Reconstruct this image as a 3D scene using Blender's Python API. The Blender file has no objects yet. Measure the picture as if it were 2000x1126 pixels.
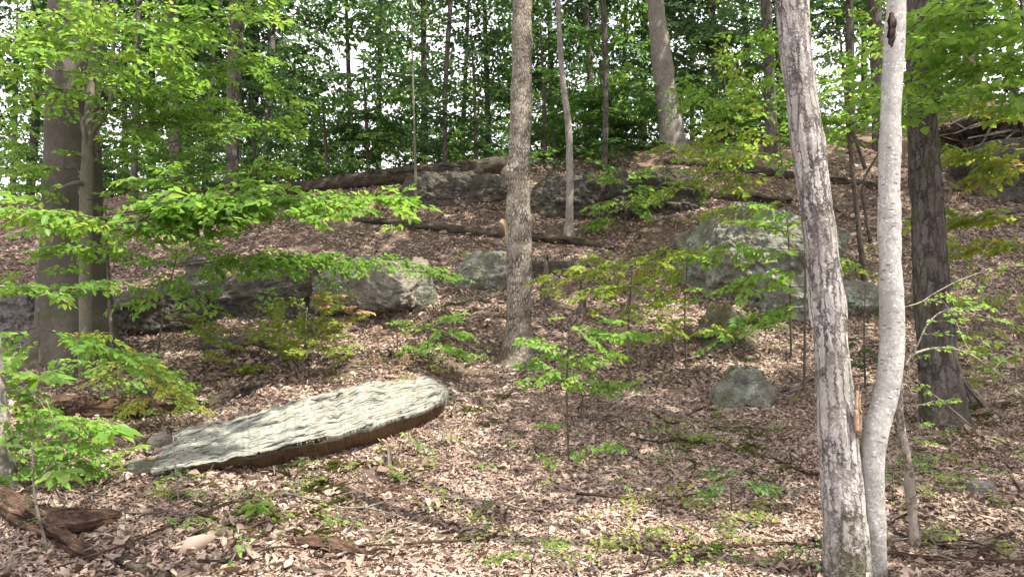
import bpy, bmesh, math, random
import numpy as np
from mathutils import Vector, Matrix

rng = np.random.default_rng(7)
random.seed(7)
SC = bpy.context.scene
COL = SC.collection
R = math.radians

# ------------------------------------------------------------------ camera, world, sun, exposure
PITCH = R(5.0); FPX = 1444.0; CAMZ = 1.6
cam_d = bpy.data.cameras.new("camera"); cam = bpy.data.objects.new("camera", cam_d); COL.objects.link(cam)
cam_d.sensor_width = 36.0; cam_d.lens = 36.0*FPX/2000.0; cam_d.clip_end = 3000; cam_d.clip_start = 0.05
cam.location = (0, 0, CAMZ); cam.rotation_euler = (R(90)+PITCH, 0, 0)
SC.camera = cam

SUN_EL = R(60); SUN_AZ = R(121)          # azimuth clockwise from +Y (view direction): behind the camera, to the right
sdir = np.array([math.sin(SUN_AZ)*math.cos(SUN_EL), math.cos(SUN_AZ)*math.cos(SUN_EL), math.sin(SUN_EL)])
w = bpy.data.worlds.new("World"); SC.world = w; w.use_nodes = True
nt = w.node_tree; nt.nodes.clear()
sky = nt.nodes.new('ShaderNodeTexSky'); sky.sky_type = 'NISHITA'; sky.sun_disc = False
sky.sun_elevation = SUN_EL; sky.sun_rotation = SUN_AZ
tc = nt.nodes.new('ShaderNodeTexCoord')
mp = nt.nodes.new('ShaderNodeMapping'); mp.inputs['Scale'].default_value = (1, 1, 2.2)
cn = nt.nodes.new('ShaderNodeTexNoise'); cn.inputs['Scale'].default_value = 3.0; cn.inputs['Detail'].default_value = 6
cr = nt.nodes.new('ShaderNodeValToRGB'); cr.color_ramp.elements[0].position = 0.24; cr.color_ramp.elements[1].position = 0.40
mx = nt.nodes.new('ShaderNodeMix'); mx.data_type = 'RGBA'; mx.inputs[7].default_value = (12, 11.5, 12.6, 1)
bg = nt.nodes.new('ShaderNodeBackground'); bg.inputs['Strength'].default_value = 0.09
wo = nt.nodes.new('ShaderNodeOutputWorld')
L = nt.links.new
L(tc.outputs['Generated'], mp.inputs['Vector']); L(mp.outputs['Vector'], cn.inputs['Vector'])
L(cn.outputs['Fac'], cr.inputs['Fac']); L(cr.outputs['Color'], mx.inputs[0]); L(sky.outputs['Color'], mx.inputs[6])
L(mx.outputs[2], bg.inputs['Color']); L(bg.outputs['Background'], wo.inputs['Surface'])

sun_d = bpy.data.lights.new("sun", 'SUN'); sun_d.energy = 5.0; sun_d.angle = R(0.5); sun_d.color = (1.0, 0.95, 0.86)
sun = bpy.data.objects.new("sun", sun_d); COL.objects.link(sun)
sun.rotation_euler = Vector(sdir).to_track_quat('Z', 'Y').to_euler()
SC.view_settings.view_transform = 'Standard'; SC.view_settings.look = 'None'
SC.view_settings.exposure = 1.42; SC.view_settings.gamma = 1.0
SC.cycles.max_bounces = 6; SC.cycles.diffuse_bounces = 3; SC.cycles.transmission_bounces = 4
SC.cycles.sample_clamp_indirect = 4.0

# ------------------------------------------------------------------ numeric helpers
def _h(i, j, k, seed):
    n = (i.astype(np.int64)*374761393 + j.astype(np.int64)*668265263 + k.astype(np.int64)*2147483647 + seed*1274126177) & 0xffffffff
    n = ((n ^ (n >> 13))*1274126177) & 0xffffffff
    n = ((n ^ (n >> 15))*2246822519) & 0xffffffff
    return ((n ^ (n >> 16)) & 0xffff)/32767.5 - 1.0
def vnoise(p, seed=0):
    p = np.asarray(p, float); i = np.floor(p); f = p-i; u = f*f*(3-2*f); i = i.astype(np.int64)
    r = 0
    for dx in (0, 1):
        for dy in (0, 1):
            for dz in (0, 1):
                wgt = (u[:, 0] if dx else 1-u[:, 0])*(u[:, 1] if dy else 1-u[:, 1])*(u[:, 2] if dz else 1-u[:, 2])
                r = r + wgt*_h(i[:, 0]+dx, i[:, 1]+dy, i[:, 2]+dz, seed)
    return r
def fbm(p, octv=4, seed=0, gain=0.5):
    r = 0; a = 1.0; p = np.asarray(p, float)
    for o in range(octv):
        r = r + a*vnoise(p*(2.0**o)+o*17.3, seed+o); a *= gain
    return r
def sstep(a, b, x):
    t = np.clip((x-a)/(b-a), 0, 1); return t*t*(3-2*t)

PRO_Y = np.array([-60, 0, 5.5, 8, 10, 12, 14, 17, 19.5, 22, 24, 27, 34, 50, 100, 400.])
PRO_Z = np.array([-3, 0, .05, .55, 1.0, 1.5, 2.35, 4.0, 5.7, 7.45, 8.0, 7.9, 6.4, 1.0, -14, -40.])
CR_X = np.array([-40, -15.2, -6.7, -3, 0, 4.6, 9.1, 12.9, 15.2, 40.])
CR_Z = np.array([5.2, 6.0, 6.7, 7.15, 7.47, 7.95, 8.25, 8.65, 9.2, 11.])
def ground(x, y):
    x = np.asarray(x, float); y = np.asarray(y, float)
    z = np.interp(y, PRO_Y, PRO_Z)
    # soften the profile's corners
    z = (z + np.interp(y-.7, PRO_Y, PRO_Z) + np.interp(y+.7, PRO_Y, PRO_Z))/3
    k = np.interp(x, CR_X, CR_Z)/7.47
    z = z*(1 + sstep(9, 21, y)*(1-sstep(28, 45, y))*(k-1))
    q = np.stack([x.ravel(), y.ravel(), 0*x.ravel()], 1)
    b = (.13*fbm(q*.45, 2, 3) + .045*fbm(q*1.7, 3, 5)).reshape(x.shape)
    return z + b*sstep(2, 5, y)*np.where(y < 30, 1, 3)
def ray(px, py):
    cx = (px-1000)/FPX; cy = (563-py)/FPX
    return np.array([cx, math.cos(PITCH)-math.sin(PITCH)*cy, math.sin(PITCH)+math.cos(PITCH)*cy])
CAM = np.array([0, 0, CAMZ])
def at(px, py, Y):
    d = ray(px, py); return CAM + d*(Y/d[1])
_T = np.concatenate([np.arange(3, 27, .02), np.arange(27, 60, .3)])
def G(px, py):                                   # the spot of ground seen at this place of the photograph
    d = ray(px, py); p = CAM[None]+d[None]*(_T/d[1])[:, None]
    below = p[:, 2] <= ground(p[:, 0], p[:, 1])
    i = np.argmax(below) if below.any() else len(_T)-1
    q = p[i].copy(); q[2] = float(ground(q[:1], q[1:2])[0]); return q
def gz(x, y): return float(ground(np.array([x]), np.array([y]))[0])
def norm(v): return v/np.maximum(np.linalg.norm(v, axis=-1, keepdims=True), 1e-9)

# ------------------------------------------------------------------ mesh helpers
def make_mesh(name, verts, faces, mats, fmat=None, pattr=None, fattr=None, smooth=True):
    verts = np.asarray(verts, np.float32)
    me = bpy.data.meshes.new(name)
    fl = [np.asarray(f, np.int32) for f in faces if len(f)]
    loops = np.concatenate([f.ravel() for f in fl]); tot = np.concatenate([np.full(len(f), f.shape[1], np.int32) for f in fl])
    start = np.concatenate([[0], np.cumsum(tot)[:-1]]).astype(np.int32)
    me.vertices.add(len(verts)); me.vertices.foreach_set('co', verts.ravel())
    me.loops.add(len(loops)); me.loops.foreach_set('vertex_index', loops)
    me.polygons.add(len(tot)); me.polygons.foreach_set('loop_start', start); me.polygons.foreach_set('loop_total', tot)
    if fmat is not None: me.polygons.foreach_set('material_index', np.asarray(fmat, np.int32))
    me.polygons.foreach_set('use_smooth', np.full(len(tot), smooth, bool))
    for m in (mats if isinstance(mats, (list, tuple)) else [mats]): me.materials.append(m)
    for k, d in (pattr or {}).items():
        a = me.attributes.new(k, 'FLOAT_VECTOR', 'POINT'); a.data.foreach_set('vector', np.asarray(d, np.float32).ravel())
    for k, d in (fattr or {}).items():
        a = me.attributes.new(k, 'FLOAT', 'FACE'); a.data.foreach_set('value', np.asarray(d, np.float32))
    me.update(calc_edges=True); me.validate()
    return me
def link(name, me, parent=None, loc=None):
    o = bpy.data.objects.new(name, me); COL.objects.link(o)
    if parent is not None: o.parent = parent
    if loc is not None: o.location = loc
    return o
def tag(o, label=None, cat=None, group=None, kind=None):
    if label: o['label'] = label
    if cat: o['category'] = cat
    if group: o['group'] = group
    if kind: o['kind'] = kind
    return o
class Thing:                                     # an Empty at the base that parents its parts
    def __init__(s, name, base, label, cat, group=None):
        s.b = np.asarray(base, float); s.o = bpy.data.objects.new(name, None); COL.objects.link(s.o)
        s.o.empty_display_size = .1; s.o.location = s.b; tag(s.o, label, cat, group)
    def add(s, name, geo, mats, parent=None, label=None, **kw):
        v, f, pa = geo
        o = link(name, make_mesh(name, np.asarray(v)-s.b, f, mats, pattr=pa, **kw), parent or s.o)
        if label: o['label'] = label
        return o
    def leaves(s, name, fo, mats, parent=None, label=None):
        o = link(name, fo.mesh(name, mats, s.b), parent or s.o)
        if label: o['label'] = label
        return o
def single(name, geo, mats, label, cat, group=None, **kw):   # a thing of one mesh, origin at its base
    v, f, pa = geo; v = np.asarray(v); b = np.array([v[:, 0].mean(), v[:, 1].mean(), v[:, 2].min()])
    o = link(name, make_mesh(name, v-b, f, mats, pattr=pa, **kw), loc=b); return tag(o, label, cat, group)
def merge(*geos):
    V = []; F = {}; A = []; n = 0
    for v, f, pa in geos:
        for x in f:
            x = np.asarray(x); F.setdefault(x.shape[1], []).append(x+n)
        V.append(v); A.append(pa['bc']); n += len(v)
    return np.concatenate(V), [np.concatenate(x) for x in F.values()], {'bc': np.concatenate(A)}
def resample(pts, rad, step):
    pts = np.asarray(pts, float); rad = np.asarray(rad, float)
    s = np.concatenate([[0], np.cumsum(np.linalg.norm(np.diff(pts, axis=0), axis=1))])
    n = max(4, int(s[-1]/step)+1); t = np.linspace(0, s[-1], n)
    k = max(1, int(n/(len(pts)*2.5)))
    ker = np.ones(2*k+1)/(2*k+1)
    out = []
    for c in range(3):
        y = np.interp(t, s, pts[:, c]); yp = np.concatenate([2*y[0]-y[k:0:-1], y, 2*y[-1]-y[-2:-k-2:-1]]); out.append(np.convolve(yp, ker, 'valid'))
    r = np.interp(t, s, rad); rp = np.pad(r, k, mode='edge'); r = np.convolve(rp, ker, 'valid')
    return np.stack(out, 1), r, t
def tube(pts, rad, seg=16, step=.08, rough=0.0, rscale=(14, 14, 4), lump=0.0, lscale=3.0, seed=0, caps=True, flare=None, jag=0.0, ridge=False):
    P, r, s = resample(pts, rad, step); n = len(P)
    T = norm(np.gradient(P, axis=0)); a = np.array([1., 0, 0]) if abs(T[0][0]) < .8 else np.array([0, 1., 0])
    U = np.zeros((n, 3)); u = a-T[0]*a.dot(T[0]); U[0] = u/np.linalg.norm(u)
    for i in range(1, n):
        u = U[i-1]-T[i]*U[i-1].dot(T[i]); U[i] = u/np.linalg.norm(u)
    V = np.cross(T, U)
    th = np.linspace(0, 2*math.pi, seg, endpoint=False); c, q = np.cos(th), np.sin(th)
    R0 = float(np.mean(r))
    bc = np.stack([np.broadcast_to(c*R0, (n, seg)), np.broadcast_to(q*R0, (n, seg)), np.broadcast_to(s[:, None], (n, seg))], 2).reshape(-1, 3)+seed*3.1
    rr = np.repeat(r, seg)
    d = np.zeros(n*seg)
    if lump: d += lump*rr*fbm(bc*lscale, 2, seed)
    if rough:
        m = vnoise(bc*np.array(rscale)+.6*vnoise(bc*9, seed+5)[:, None], seed+9); m2 = vnoise(bc*np.array(rscale)*2.3, seed+11)
        if ridge: m = 1-2*np.abs(m)**.7
        d += rough*(m+.5*m2)
    if flare is not None: d += flare(np.tile(th, n), np.repeat(s, seg), rr)
    rr = np.maximum(rr+d, rr*.15)
    X = (P[:, None, :]+0*U[:, None, :]).repeat(seg, 1).reshape(-1, 3) + (U[:, None, :]*c[None, :, None]+V[:, None, :]*q[None, :, None]).reshape(-1, 3)*rr[:, None]
    if jag:
        X[-seg:] += T[-1]*(jag*vnoise(np.stack([c*3, q*3, 0*c+seed], 1), seed))[:, None]
    i = np.arange(n-1)[:, None]*seg; j = np.arange(seg)[None]; j2 = (j+1) % seg
    Q = np.stack([i+j, i+j2, i+seg+j2, i+seg+j], 2).reshape(-1, 4)
    F = [Q]
    if caps:
        X = np.concatenate([X, P[:1], P[-1:]+T[-1:]*(-.3*jag)]); bc = np.concatenate([bc, bc[:1], bc[-1:]])
        jj = np.arange(seg); c0 = n*seg
        F.append(np.concatenate([np.stack([np.full(seg, c0), (jj+1) % seg, jj], 1), np.stack([np.full(seg, c0+1), (n-1)*seg+jj, (n-1)*seg+(jj+1) % seg], 1)]))
    return X, F, {'bc': bc}
def pxm(p): return p[1]/FPX*p[1]/math.hypot(p[0], p[1])      # metres per pixel of width of an upright trunk there
def pxtube(pl, Y, dY=None, **kw):                # pl: (px, py, width px) at depth Y
    pts = []; rad = []
    for k, (px, py, wd) in enumerate(pl):
        y = Y if dY is None else Y+dY[k]
        p = at(px, py, y); pts.append(p); rad.append(wd*.5*pxm(p))
    return tube(pts, rad, **kw)

# rock: rounded box, cut by planes, layered and roughened
_cs = {}
def cubegrid(n):
    if n in _cs: return _cs[n]
    bm = bmesh.new(); bmesh.ops.create_cube(bm, size=2); bmesh.ops.subdivide_edges(bm, edges=bm.edges[:], cuts=n, use_grid_fill=True)
    v = np.array([x.co[:] for x in bm.verts]); bm.verts.index_update(); f = np.array([[x.index for x in q.verts] for q in bm.faces]); bm.free()
    _cs[n] = (v, f); return v, f
def rock(loc, dims, rot=(0, 0, 0), p=5, cuts=(), rough=.06, strata=.02, sfreq=14, seed=0, n=64, chips=18, chip=(.03, .2)):
    v, f = cubegrid(n)
    d = np.tan(v*.78)/math.tan(.78)
    x = norm(d); x = x/((np.abs(x)**p).sum(1)**(1/p))[:, None]
    for nn, dd in cuts:
        nn = np.array(nn, float); nn /= np.linalg.norm(nn); t = x@nn-dd; t = np.maximum(t, 0); x = x-nn*t[:, None]
    g = np.random.default_rng(seed+500)
    for _ in range(chips):
        nn = norm(g.normal(0, 1, 3)*np.array([1, 1, .8])); dd = (x@nn).max()-g.uniform(*chip); t = np.maximum(x@nn-dd, 0); x = x-nn*t[:, None]
    dm = np.array(dims)/2; y = x*dm
    m = min(dims); nr = norm(x/dm)
    q = y/m
    y = y+nr*(m*rough*.6*fbm(q*1.6+seed, 3, seed))[:, None]
    y = y+nr*(m*rough*.45*fbm(q*6+seed, 4, seed+4, .65))[:, None]
    g = None; y = y-nr*(m*.02*(1-np.abs(vnoise(q*5+3*fbm(q*2, 2, seed)[:, None], seed+21)))**5)[:, None]+nr*(m*.012*fbm(q*22, 2, seed+30))[:, None]
    lay = vnoise(np.stack([q[:, 0]*.7, q[:, 1]*.7, q[:, 2]*sfreq+1.2*vnoise(q*1.3, seed+2)], 1), seed+8)
    side = 1-np.abs(nr[:, 2])**2
    y = y+nr*(m*strata*np.sign(lay)*np.abs(lay)**.5*side)[:, None]
    M = np.array(Matrix.Rotation(rot[2], 3, 'Z')@Matrix.Rotation(rot[1], 3, 'Y')@Matrix.Rotation(rot[0], 3, 'X'))
    return y@M.T+np.asarray(loc), [f], {'bc': y+seed*1.7}

# ------------------------------------------------------------------ materials
class NT:
    def __init__(s, name):
        s.m = bpy.data.materials.new(name); s.m.use_nodes = True; s.t = s.m.node_tree; s.t.nodes.clear()
        s.out = s.t.nodes.new('ShaderNodeOutputMaterial')
    def n(s, ty, ins=None, **kw):
        x = s.t.nodes.new('ShaderNode'+ty)
        for k, v in kw.items(): setattr(x, k, v)
        for k, v in (ins or {}).items():
            if isinstance(v, bpy.types.NodeSocket): s.t.links.new(v, x.inputs[k])
            else: x.inputs[k].default_value = v
        return x
    def ramp(s, fac, stops, interp='LINEAR'):
        x = s.n('ValToRGB', {'Fac': fac}); e = x.color_ramp.elements; x.color_ramp.interpolation = interp
        while len(e) < len(stops): e.new(.5)
        for el, (p, c) in zip(e, stops): el.position = p; el.color = (*c, 1) if len(c) == 3 else c
        return x.outputs['Color']
    def ramp1(s, fac, a, b): return s.n('MapRange', {'Value': fac, 'From Min': a, 'From Max': b}).outputs[0]
    def mix(s, f, a, b, bt='MIX'):
        x = s.n('Mix', data_type='RGBA', blend_type=bt)
        for k, v in ((0, f), (6, a), (7, b)):
            if isinstance(v, bpy.types.NodeSocket): s.t.links.new(v, x.inputs[k])
            else: x.inputs[k].default_value = v if k == 0 else (*v, 1)
        return x.outputs[2]
    def math(s, op, a, b=0.0):
        x = s.n('Math', {0: a, 1: b}, operation=op); return x.outputs[0]
    def coord(s, scale=(1, 1, 1), attr='bc'):
        a = s.n('Attribute', attribute_name=attr); return s.n('Mapping', {'Vector': a.outputs['Vector'], 'Scale': scale}).outputs[0]
    def noise(s, vec, scale, det=4, rough=.6, dist=0): return s.n('TexNoise', {'Vector': vec, 'Scale': scale, 'Detail': det, 'Roughness': rough, 'Distortion': dist}).outputs['Fac']
    def done(s, col, rough=.85, h=None, hs=.5, hd=.01, spec=.25):
        b = s.n('BsdfPrincipled', {'Roughness': rough, 'Specular IOR Level': spec})
        if isinstance(col, bpy.types.NodeSocket): s.t.links.new(col, b.inputs['Base Color'])
        else: b.inputs['Base Color'].default_value = (*col, 1)
        if h is not None:
            bp = s.n('Bump', {'Height': h, 'Strength': hs, 'Distance': hd}); s.t.links.new(bp.outputs[0], b.inputs['Normal'])
        s.t.links.new(b.outputs[0], s.out.inputs['Surface']); return s.m

def bark(name, light, mid, dark, crack=16, stretch=.22, width=.16, lich=(.5, .52, .47), lamt=.5, lscale=7, moss=0., speck=0., camt=1.0, patch=.5):
    k = NT(name); c = k.coord((1, 1, stretch)); c1 = k.coord((1, 1, 1))
    wob = k.noise(c1, crack*1.3, 4)
    cv = k.n('VectorMath', {0: c, 1: k.n('VectorMath', {0: k.n('CombineXYZ', {0: wob, 1: k.noise(c1, crack*1.7, 4), 2: wob}).outputs[0], 'Scale': 1.1/crack}, operation='SCALE').outputs[0]}, operation='ADD').outputs[0]
    vo = k.n('TexVoronoi', {'Vector': cv, 'Scale': crack}, feature='DISTANCE_TO_EDGE').outputs['Distance']
    edge = k.ramp1(vo, 0.0, width)
    fine = k.noise(c, crack*3.2, 8, .75); grain = k.noise(k.coord((1, 1, .5)), 95, 6, .75); big = k.noise(c1, 2.3, 4)
    col = k.ramp(fine, [(.32, mid), (.60, light)])
    col = k.mix(k.ramp1(grain, .52, .36), col, k.mix(.55, col, dark))
    col = k.mix(k.ramp1(big, .42, .58), col, k.mix(.7, col, mid))
    pm = k.math('MULTIPLY', k.ramp1(k.noise(k.coord((1, 1, .45)), 3.6, 6, .7), .56, .64), patch)          # dark scabby patches
    col = k.mix(k.math('MULTIPLY', pm, k.ramp1(grain, .62, .42)), col, dark)
    brk = k.math('MULTIPLY', k.math('SUBTRACT', 1.0, edge), k.ramp1(k.noise(c1, 6, 4), .30, .56))
    if camt < 1: brk = k.math('MULTIPLY', brk, camt)
    col = k.mix(brk, col, dark)
    if lamt:
        lm = k.math('MULTIPLY', k.ramp1(k.noise(c1, lscale*1.6, 7, .72), .66-.1*lamt, .72-.1*lamt), k.ramp1(k.noise(c1, lscale*7, 4), .36, .56))
        col = k.mix(k.math('MULTIPLY', lm, .8), col, lich)
    if speck:
        sv = k.n('TexVoronoi', {'Vector': k.coord((1, 1, 1.3)), 'Scale': 34.0}).outputs['Distance']
        col = k.mix(k.math('MULTIPLY', k.math('MULTIPLY', k.ramp1(sv, .34, .2), k.ramp1(k.noise(c1, 11, 4), .42, .56)), speck), col, (.58, .58, .57))
        dv = k.n('TexVoronoi', {'Vector': k.coord((1, 1, 2.4)), 'Scale': 15.0}).outputs['Distance']
        col = k.mix(k.math('MULTIPLY', k.math('MULTIPLY', k.ramp1(dv, .32, .14), k.ramp1(k.noise(c1, 5, 5, .7), .45, .55)), .85), col, (.10, .085, .085))
    if moss:
        mm = k.math('MULTIPLY', k.ramp1(k.noise(c1, 3.1, 5, .7), .55-.1*moss, .68-.1*moss), .7)
        col = k.mix(mm, col, (.055, .065, .02))
    sk = k.ramp1(k.noise(k.coord((1, 1, .1)), 7, 6, .7), .55, .66); col = k.mix(k.math('MULTIPLY', sk, .4), col, k.mix(.5, mid, dark))
    oz = k.n('SeparateXYZ', {0: k.n('TexCoord').outputs['Object']}).outputs[2]
    ft = k.math('MULTIPLY', k.ramp1(oz, .75, .05), k.ramp1(k.noise(c1, 6, 6, .7), .38, .6)); col = k.mix(k.math('MULTIPLY', ft, .75), col, k.ramp(k.noise(c1, 20, 4), [(.4, (.05, .04, .026)), (.62, (.085, .09, .035))]))
    h = k.math('ADD', k.math('MULTIPLY', edge, .8*camt), k.math('ADD', k.math('MULTIPLY', fine, .6), k.math('MULTIPLY', grain, .35)))
    return k.done(col, .92, h, .85, .014, .12)

M = {}
M['bark_pale'] = bark('bark_pale_furrowed', (.42, .40, .365), (.215, .195, .172), (.045, .036, .03), 22, .13, .15, (.50, .52, .48), .8, 9, patch=.9)
M['bark_smooth'] = bark('bark_smooth_silver', (.43, .42, .385), (.255, .245, .22), (.08, .068, .06), 9, .5, .05, (.52, .52, .5), .5, 6, speck=.8, camt=.0)
M['bark_flake'] = bark('bark_fine_flakes', (.50, .45, .365), (.23, .195, .15), (.035, .027, .022), 34, .35, .24, (.5, .49, .42), .4, 8)
M['bark_beech'] = bark('bark_dark_beech', (.115, .10, .086), (.07, .06, .051), (.032, .026, .021), 5, .6, .04, (.16, .155, .13), .5, 4, moss=.5, camt=0)
M['bark_small'] = bark('bark_small_stem', (.19, .175, .13), (.115, .105, .075), (.06, .05, .04), 9, .5, .05, (.26, .25, .2), .4, 7, camt=0)
M['bark_oak'] = bark('bark_brown_furrowed', (.14, .122, .105), (.078, .066, .057), (.024, .02, .017), 17, .2, .2, (.22, .21, .18), .35, 8, moss=.35)
M['bark_far'] = bark('bark_far_trunk', (.16, .14, .12), (.085, .073, .063), (.03, .025, .022), 10, .25, .12, (.25, .25, .22), .4, 4)
M['bark_grey'] = bark('bark_warm_grey', (.36, .32, .28), (.21, .185, .16), (.075, .06, .05), 20, .3, .16, (.45, .44, .4), .5, 6, camt=.6)
M['twig'] = bark('twig_bark', (.14, .115, .09), (.075, .06, .045), (.04, .03, .025), 12, .4, .06, (.2, .19, .16), .3, 6)
M['twig_pale'] = bark('pale_twig_bark', (.36, .32, .26), (.22, .19, .15), (.1, .08, .06), 12, .4, .06, (.4, .38, .34), .3, 6)

def rotten(name, a, b, c_, green=0):
    k = NT(name); c = k.coord((1, 1, .1)); f = k.noise(c, 26, 6, .7, .6); g = k.noise(k.coord(), 4, 4)
    col = k.ramp(f, [(.28, a), (.5, b), (.72, c_)])
    col = k.mix(k.ramp1(g, .42, .62), col, k.mix(.6, col, a))
    if green: col = k.mix(k.math('MULTIPLY', k.ramp1(k.noise(k.coord(), 6, 4), .5, .64), green), col, (.06, .07, .025))
    return k.done(col, .95, f, .9, .02, .1)
def rotten(name, a, b, c_, green=0):
    k = NT(name); f = k.noise(k.coord((1, 1, .16)), 42, 9, .78, .5); g = k.noise(k.coord(), 5, 6, .7); q = k.noise(k.coord((1, 1, .3)), 110, 5, .75)
    ck = k.noise(k.coord((1, 1, .07)), 17, 5, .65, 1.2)
    col = k.ramp(f, [(.34, a), (.5, b), (.66, c_)])
    col = k.mix(k.ramp1(g, .45, .6), col, k.mix(.65, col, a)); col = k.mix(k.ramp1(q, .5, .36), col, a)
    dm = k.ramp1(ck, .43, .36); col = k.mix(dm, col, tuple(.35*x for x in a))
    if green: col = k.mix(k.math('MULTIPLY', k.ramp1(k.noise(k.coord(), 6, 5), .5, .62), green), col, (.06, .07, .025))
    h = k.math('SUBTRACT', k.math('ADD', f, k.math('MULTIPLY', q, .4)), k.math('MULTIPLY', dm, .8))
    return k.done(col, .95, h, 1.0, .03, .08)
M['log_brown'] = rotten('rotten_red_brown_wood', (.032, .019, .014), (.105, .064, .044), (.24, .165, .115))
M['log_dark'] = rotten('weathered_dark_log', (.022, .017, .014), (.085, .066, .052), (.19, .155, .125), .5)
M['log_grey'] = rotten('weathered_grey_wood', (.06, .05, .04), (.18, .15, .12), (.36, .31, .26))
M['raw_wood'] = rotten('fresh_broken_wood', (.22, .135, .08), (.54, .39, .26), (.74, .61, .46))
M['soil_clod'] = rotten('dark_root_soil', (.03, .022, .018), (.085, .06, .047), (.19, .14, .11))

def stone(name, base, dark, lichen, lamt, ochre=(.2, .15, .09), oamt=.3, moss=0., strat=0., sdir=(1, 1, 8), sdark=.05, spots=.6):
    k = NT(name); c = k.coord(); f = k.noise(c, 8, 10, .75); g2 = k.noise(c, 60, 6, .75)
    col = k.ramp(f, [(.34, dark), (.58, base)])
    col = k.mix(k.math('MULTIPLY', k.ramp1(k.noise(c, 2.2, 6, .65), .46, .62), oamt), col, ochre)
    l1 = k.math('MULTIPLY', k.ramp1(k.noise(c, 3.4, 9, .78, .5), .62-.16*lamt, .68-.16*lamt), k.ramp1(k.noise(c, 1.3, 3), .4, .56))
    vc = k.n('VectorMath', {0: c, 1: k.n('VectorMath', {0: k.n('CombineXYZ', {0: k.noise(c, 14, 5), 1: k.noise(c, 17, 5), 2: f}).outputs[0], 'Scale': .09}, operation='SCALE').outputs[0]}, operation='ADD').outputs[0]
    vv = k.n('TexVoronoi', {'Vector': vc, 'Scale': 9.0, 'Randomness': 1.0}).outputs['Distance']
    l2 = k.math('MULTIPLY', k.math('MULTIPLY', k.ramp1(vv, .25, .19), k.ramp1(k.noise(c, 2.6, 4), .46, .55)), spots)
    lm = k.math('MULTIPLY', k.math('MAXIMUM', l1, l2), k.ramp1(g2, .34, .56)); lm = k.math('MULTIPLY', lm, .85)
    col = k.mix(lm, col, lichen)
    col = k.mix(k.ramp1(g2, .46, .34), col, k.mix(.6, col, dark))
    h = k.math('ADD', f, k.math('MULTIPLY', g2, .3))
    if strat:
        st = k.noise(k.coord(sdir), 3.2, 8, .72, .5); sm = k.ramp1(st, .46, .38)
        col = k.mix(k.math('MULTIPLY', sm, strat), col, (sdark, sdark*.95, sdark*.85)); h = k.math('ADD', h, k.math('MULTIPLY', st, 2.0))
    if moss:
        g = k.n('NewGeometry').outputs['Normal']; up = k.n('SeparateXYZ', {0: g}).outputs[2]
        mm = k.math('MULTIPLY', k.ramp1(k.noise(c, 3.3, 8, .75), .56-.16*moss, .64-.16*moss), k.ramp1(up, -.1, .5))
        col = k.mix(mm, col, k.ramp(k.noise(c, 40, 5), [(.3, (.04, .04, .012)), (.7, (.12, .10, .035))]))
    return k.done(col, .94, h, .8, .035, .12)
def slabmat():
    k = NT('grey_layered_slab'); c = k.coord(); f = k.noise(c, 11, 10, .78); g2 = k.noise(c, 75, 6, .75); m_ = k.noise(k.coord((.6, 1.6, 1.6)), 3.2, 7, .7, .4)
    col = k.ramp(m_, [(.32, (.15, .146, .118)), (.44, (.215, .212, .172)), (.56, (.25, .256, .215)), (.68, (.30, .322, .268))])
    col = k.mix(k.math('MULTIPLY', k.ramp1(k.noise(c, 2.7, 6, .7), .55, .63), .6), col, (.27, .20, .13))
    col = k.mix(k.math('MULTIPLY', k.ramp1(f, .50, .38), .75), col, (.12, .115, .095))
    col = k.mix(k.math('MULTIPLY', k.ramp1(k.noise(c, 6.5, 8, .78), .56, .62), .7), col, (.37, .405, .34))
    col = k.mix(k.math('MULTIPLY', k.ramp1(g2, .50, .38), .8), col, (.12, .115, .095))
    h = k.math('ADD', k.math('MULTIPLY', f, .8), k.math('MULTIPLY', g2, .35))
    for sc, wd, am in ((2.1, .013, 1.0), (4.6, .013, .8)):
        st = k.noise(k.coord((.22, 3.2, 1)), sc, 5, .5, .12); ln = k.ramp1(k.math('ABSOLUTE', k.math('SUBTRACT', st, .5)), wd, wd*.25)
        ln = k.math('MULTIPLY', ln, k.ramp1(k.noise(c, 3.7, 4), .36, .46)); col = k.mix(k.math('MULTIPLY', ln, am), col, (.035, .032, .028)); h = k.math('SUBTRACT', h, k.math('MULTIPLY', ln, .9))
    return k.done(col, .94, h, .8, .025, .12)
M['slab'] = slabmat()
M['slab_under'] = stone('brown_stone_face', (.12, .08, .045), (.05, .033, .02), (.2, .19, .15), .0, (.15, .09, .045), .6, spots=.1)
M['rock_dark'] = stone('dark_lichened_rock', (.10, .092, .078), (.035, .031, .026), (.33, .35, .32), .22, (.13, .105, .07), .35, moss=.2, strat=.6, sdir=(1.2, 1.2, 9), sdark=.016)
M['rock_pale'] = stone('grey_brown_rock', (.26, .24, .20), (.10, .09, .073), (.40, .42, .38), .4, (.2, .15, .095), .5, strat=.5, sdir=(1.2, 1.2, 8), sdark=.025)
M['rock_grey'] = stone('grey_lichened_rock', (.19, .18, .165), (.08, .075, .066), (.36, .38, .35), .35, (.18, .15, .10), .3, strat=.5, sdir=(1.2, 1.2, 7), sdark=.025)
M['rock_green'] = stone('green_lichened_rock', (.20, .205, .165), (.085, .088, .068), (.40, .45, .40), .6, (.14, .13, .07), .5, moss=.3, strat=.35, sdir=(1, 1, 7), sdark=.03)
M['rock_moss'] = stone('mossy_rock', (.15, .145, .11), (.06, .058, .042), (.36, .40, .34), .25, (.10, .09, .045), .6, moss=.75)

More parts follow.
